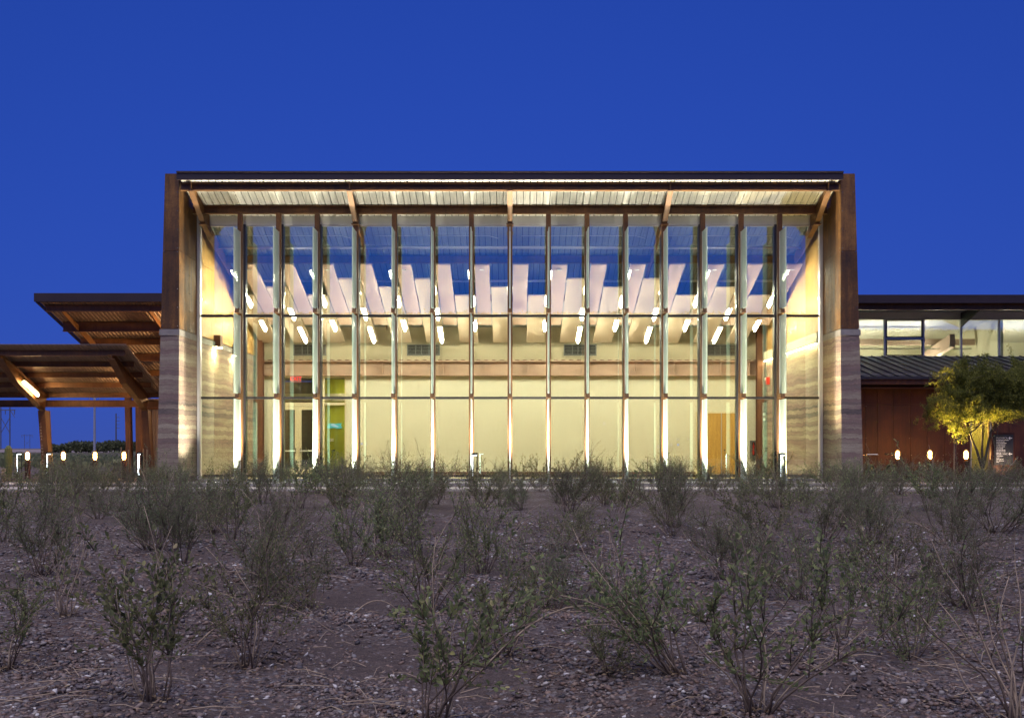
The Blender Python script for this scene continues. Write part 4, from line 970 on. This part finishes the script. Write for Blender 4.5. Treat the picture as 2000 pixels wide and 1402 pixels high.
# grey-green twiggy groundcover tufts along the planting strip
# tree at right
def tree():
    t = thing('mesquite_tree', 'young mesquite tree with yellow-lit feathery crown in front of the wing', 'tree', (14.35, 31.9, 0))
    g = np.random.default_rng(21); tr = MB(); P=[]; D=[]; N=[]; L=[]; W=[]; T=[]
    def grow(p0, d, ln, n, jit, up=.0):
        pts = [np.array(p0)]
        for k in range(n):
            d = unit(d + g.normal(0, jit, 3) + np.array([0,0,up])); pts.append(pts[-1] + d*ln/n)
        return pts
    base = np.array([14.5, 31.9, -.05])
    trunk = grow(base, np.array([-.22,0,1]), .55, 4, .05); tr.tube(trunk, [.075,.066,.06,.056,.05], 8)
    mains = []
    for d, ln in (((-.25,.1,1),2.6), ((.40,.0,1.0),2.6), ((.15,.35,1),2.8), ((-.7,-.1,.8),1.7), ((.8,.1,.9),2.4), ((.1,-.4,.9),2.3), ((1.0,-.2,.8),2.9), ((-.5,.2,.95),2.7), ((.6,.3,1.0),3.0), ((1.2,.0,.9),3.4), ((.9,-.3,1.2),3.2), ((.35,-.1,1.1),3.0)):
        late = len(mains) >= 3      # two or three forks low down, the other limbs leave them higher up
        p0 = mains[len(mains) % 3][4 + len(mains) % 2] if late else trunk[-1]
        p = grow(p0, unit(np.array(d)), ln*(.62 if late else 1), 9, .13, .03); tr.tube(p, list(np.linspace(.026 if late else .044,.007,10)), 6); mains.append(p)
    br = MB()
    for p in mains:
        for q in range(20):
            k = g.integers(2, 10)
            if p[k][2] < 1.75 and p[k][0] > 13.9: k = 9 if p[9][2] > 1.75 else 8
            b = grow(p[k], unit(g.normal(0,1,3)+np.array([0,0,.45 if p[k][0] > 13.9 else .25])), g.uniform(.5,1.0), 5, .2, -.02); br.tube(b, list(np.linspace(.011,.003,6)), 4)
            for r_ in range(9):
                kk = g.integers(1, 6); c = grow(b[kk], unit(g.normal(0,1,3)+np.array([0,0,-.1])), g.uniform(.2,.5), 4, .2, -.12)
                if c[-1][2] < 1.9 and c[-1][0] > 13.9: continue
                br.tube(c, list(np.linspace(.004,.0015,5)), 3)
                c = np.array(c)
                for s_ in range(74):
                    u = g.uniform(0,3.99); k2 = int(u); a = c[k2]+(c[k2+1]-c[k2])*(u-k2)
                    if a[2] < 2.0 and a[0] > 13.92 and g.random() < .96: continue
                    if a[2] < 1.0: continue
                    P.append(a+g.normal(0,.035,3)); D.append(unit(g.normal(0,1,3)+np.array([0,0,-.5]))); N.append(unit(g.normal(0,1,3))); s2 = g.uniform(.7,1.3)
                    L.append(.046*s2); W.append(.019*s2); T.append(g.uniform(0,1))
    tr.build('trunk', M['bark'], t, smooth=True); br.build('branches', M['bark'], t, kind='stuff')
    me = leaves_mesh('crown', np.array(P), np.array(D), np.array(N), np.array(L), np.array(W), np.array(T), M['treeleaf'])
    o = bpy.data.objects.new('crown', me); COL.objects.link(o); adopt(o, t)
tree()
# prickly pear
pc = thing('prickly_pear', 'prickly pear cactus clump at the foot of the right earth wall', 'cactus', (12.0, 34.0, 0))
pad = MB(); n = 14
ring = [(math.cos(2*math.pi*k/n)*.10*(1-.12*math.sin(2*math.pi*k/n)), math.sin(2*math.pi*k/n)*.13+.12) for k in range(n)]
for yy, s_ in ((-.022,.8),(0,1),(.022,.8)):
    for a, b_ in ring: pad.v.append((a*s_, yy, (b_-.12)*s_+.12))
for i in range(2):
    for k in range(n): pad.f.append((i*n+k, i*n+(k+1) % n, (i+1)*n+(k+1) % n, (i+1)*n+k))
pad.f.append(tuple(range(n))); pad.f.append(tuple(2*n+k for k in reversed(range(n))))
pme = pad.mesh('pad', M['cactus'], smooth=True)
for k in range(22):
    zl = (0 if k < 9 else (.2 if k < 17 else .36))
    inst('pad', pme, pc, (12.0+random.uniform(-.42,.42), 34.0+random.uniform(-.2,.2), zl), (random.uniform(-.4,.4), random.uniform(-.5,.5), random.uniform(-.8,.8)), (1,1,1))
# far treeline
P=[];D=[];N=[];L=[];W=[];T=[]
g = np.random.default_rng(3); nb = 5200
cx = g.uniform(-110, -72, nb); top = 1.6+1.0*np.abs(np.sin(cx*.35+.6*np.sin(cx*.9)))*(1-.35*(np.abs(cx+90) > 14))
zz = g.uniform(.1, 1, nb)**.7*top
me = leaves_mesh('treeline', np.stack([cx, 250+g.uniform(-3,3,nb), zz], 1), g.normal(0,1,(nb,3)), g.normal(0,1,(nb,3)), np.full(nb,.7), np.full(nb,.45), g.uniform(0,.6,nb), M['leafy'])
o = bpy.data.objects.new('far_treeline', me); COL.objects.link(o); o['kind'] = 'stuff'; o['label'] = 'dark line of far bushes on the horizon under the canopy'; o['category'] = 'bushes'
nb = 9000; cx = g.uniform(-75, 75, nb)  # added unseen backdrop behind the camera, so the panes mirror a dark edge
zz = 14.85 + g.normal(0, .10, nb)
me = leaves_mesh('mirror_backdrop', np.stack([cx, -42+g.uniform(-1,1,nb), zz], 1), g.normal(0,1,(nb,3)), g.normal(0,1,(nb,3)), np.full(nb,.22), np.full(nb,.16), g.uniform(0,.6,nb), M['backdrop_dark'])
o = bpy.data.objects.new('mirror_backdrop', me); COL.objects.link(o); o['kind'] = 'stuff'; o['label'] = 'added dark backdrop behind the viewer, mirrored in the glass'; o['category'] = 'backdrop'
MB().prism([(c, -42, 14.9+.06*math.sin(c*.6)+.05*math.sin(c*2.9)) for c in np.arange(-75, 75.1, .4)] + [(75,-42,-.1), (-75,-42,-.1)], (0,-3,0)).build('mirror_backdrop_core', M['backdrop_dark'], o, kind='stuff')
# dry field scrub between road and pavilion at left
nb = 9000; fy = g.uniform(55, 240, nb); fx = g.uniform(-.52,-.30,nb)*fy
hh = g.uniform(.05,.5,nb)*np.where(np.sin(fx*.11+fy*.07) > .2, 1.0, .35)
me = leaves_mesh('scrub', np.stack([fx, fy, hh*.2], 1), np.stack([g.normal(0,.5,nb), g.normal(0,.5,nb), np.ones(nb)], 1), g.normal(0,1,(nb,3)), hh, hh*.9, g.uniform(.3,1,nb), M['leafy'])
o = bpy.data.objects.new('field_scrub', me); COL.objects.link(o); o['kind'] = 'stuff'; o['label'] = 'low dry scrub over the far field at left'; o['category'] = 'scrub'

# ------------------------------------------------------------------ loose gravel and litter
t_ = (1+5**.5)/2
ico = np.array([(-1,t_,0),(1,t_,0),(-1,-t_,0),(1,-t_,0),(0,-1,t_),(0,1,t_),(0,-1,-t_),(0,1,-t_),(t_,0,-1),(t_,0,1),(-t_,0,-1),(-t_,0,1)]); ico /= np.linalg.norm(ico[0])
icf = np.array([(0,11,5),(0,5,1),(0,1,7),(0,7,10),(0,10,11),(1,5,9),(5,11,4),(11,10,2),(10,7,6),(7,1,8),(3,9,4),(3,4,2),(3,2,6),(3,6,8),(3,8,9),(4,9,5),(2,4,11),(6,2,10),(8,6,7),(9,8,1)])
def gravel(n, ya, yb, smin, smax, seed):
    g = np.random.default_rng(seed)
    u = g.random(n); y = 1/(1/ya + u*(1/yb-1/ya)); y = np.where(g.random(n) < .35, g.uniform(ya, yb, n), y)
    x = g.uniform(-.56,.56,n)*y + g.normal(0,.2,n)
    cl = np.sin(x*2.1+1.3*np.sin(y*1.7))+np.sin(y*2.9+x*.7)+g.normal(0,.8,n); keep = cl > -1.15
    x, y = x[keep], y[keep]; n = len(x)
    s = smin+(smax-smin)*g.random(n)**2.6; s *= np.clip(y/6, 1, 1.6)
    v = ico[None]*(1+g.normal(0,.22,(n,12,1))); v = v*np.stack([s*g.uniform(.8,1.3,n), s*g.uniform(.7,1.1,n), s*g.uniform(.4,.75,n)], 1)[:,None]
    a = g.uniform(0,6.28,n); c, sn = np.cos(a)[:,None], np.sin(a)[:,None]; b = g.normal(0,.3,n)
    vx = v[:,:,0]*c-v[:,:,1]*sn; vy = v[:,:,0]*sn+v[:,:,1]*c; vz = v[:,:,2]+vx*np.sin(b)[:,None]
    V = np.stack([vx+x[:,None], vy+y[:,None], vz+(hgt(x,y)+s*.22)[:,None]], -1).reshape(-1)
    F = (np.arange(n)[:,None,None]*12+icf[None]).reshape(-1).astype(np.int32)
    me = bpy.data.meshes.new('gravel'); me.vertices.add(n*12); me.vertices.foreach_set('co', V)
    me.loops.add(len(F)); me.loops.foreach_set('vertex_index', F); me.polygons.add(len(F)//3); me.polygons.foreach_set('loop_start', np.arange(0,len(F),3,dtype=np.int32))
    me.update(calc_edges=True); me.materials.append(M['stone']); set_tint(me, np.repeat(np.clip(g.normal(.42,.27,n),0,1), 12))
    o = bpy.data.objects.new('gravel', me); COL.objects.link(o); o['kind'] = 'stuff'; o['label'] = 'loose brown and grey gravel over the foreground'; o['category'] = 'gravel'; return o
gravel(80000, 3.4, 16, .004, .018, 4)
tw = MB(); g = np.random.default_rng(77)
for k in range(420):
    y = 1/(1/3.6+g.random()*(1/15-1/3.6)); x = g.uniform(-.55,.55)*y; a = g.uniform(0,6.28); ln = g.uniform(.05,.28); z = float(hgt(np.array(x),np.array(y)))
    p = [(x+math.cos(a)*ln*q, y+math.sin(a)*ln*q, z+.008+g.uniform(0,.02)+.05*ln*math.sin(q*3)) for q in (0,.5,1)]
    tw.tube(p, [.0022,.002,.001], 4)
tw.build('twig_litter', M['dry'], None, kind='stuff', label='thin dry twigs and straws scattered on the gravel', category='twigs')
g = np.random.default_rng(91); LP = []
for (x, y) in placed:
    if y > 16: continue
    for q in range(90 if y < 8 else 45):
        r_ = abs(g.normal(0, .28)); a = g.uniform(0, 6.28); LP.append((x+r_*math.cos(a), y+r_*math.sin(a)))
LP = np.array(LP); n = len(LP)
me = leaves_mesh('leaf_litter', np.column_stack([LP, hgt(LP[:,0], LP[:,1])+.012+g.uniform(0,.008,n)]), np.column_stack([g.normal(0,1,n), g.normal(0,1,n), g.normal(0,.15,n)]), np.column_stack([g.normal(0,.25,n), g.normal(0,.25,n), np.ones(n)]), g.uniform(.015,.034,n), g.uniform(.008,.016,n), g.uniform(0,1,n), attr_mat('dead_leaf', [(0,(.09,.06,.035)), (.6,(.22,.155,.09)), (1,(.42,.34,.22))], .7, .2))
o = bpy.data.objects.new('leaf_litter', me); COL.objects.link(o); o['kind'] = 'stuff'; o['label'] = 'fallen dry leaves lying under the shrubs'; o['category'] = 'leaf litter'
# arching straw stems
for px, py, dx, dy, hh, lb in ((385,1262,.75,.35,.22,'long straw-coloured stem arching over the gravel left of centre'), (905,1330,1.1,.3,.30,'thick straw stem arching to the right of the bottom centre shrub'), (690,1190,.35,.1,.12,'short straw stem bent over the gravel below the cream wall')):
    x, y = at(px, py); pts = [(x+dx*u, y+dy*u, max(.01,4*hh*u*(1-u)) + float(hgt(np.array(x+dx*u), np.array(y+dy*u)))) for u in np.linspace(0,1,12)]
    MB().tube(pts, list(np.linspace(.006,.002,12)), 5).build('straw_stem', M['dry'], None, smooth=True, label=lb, category='stem', group='fallen straw stems')
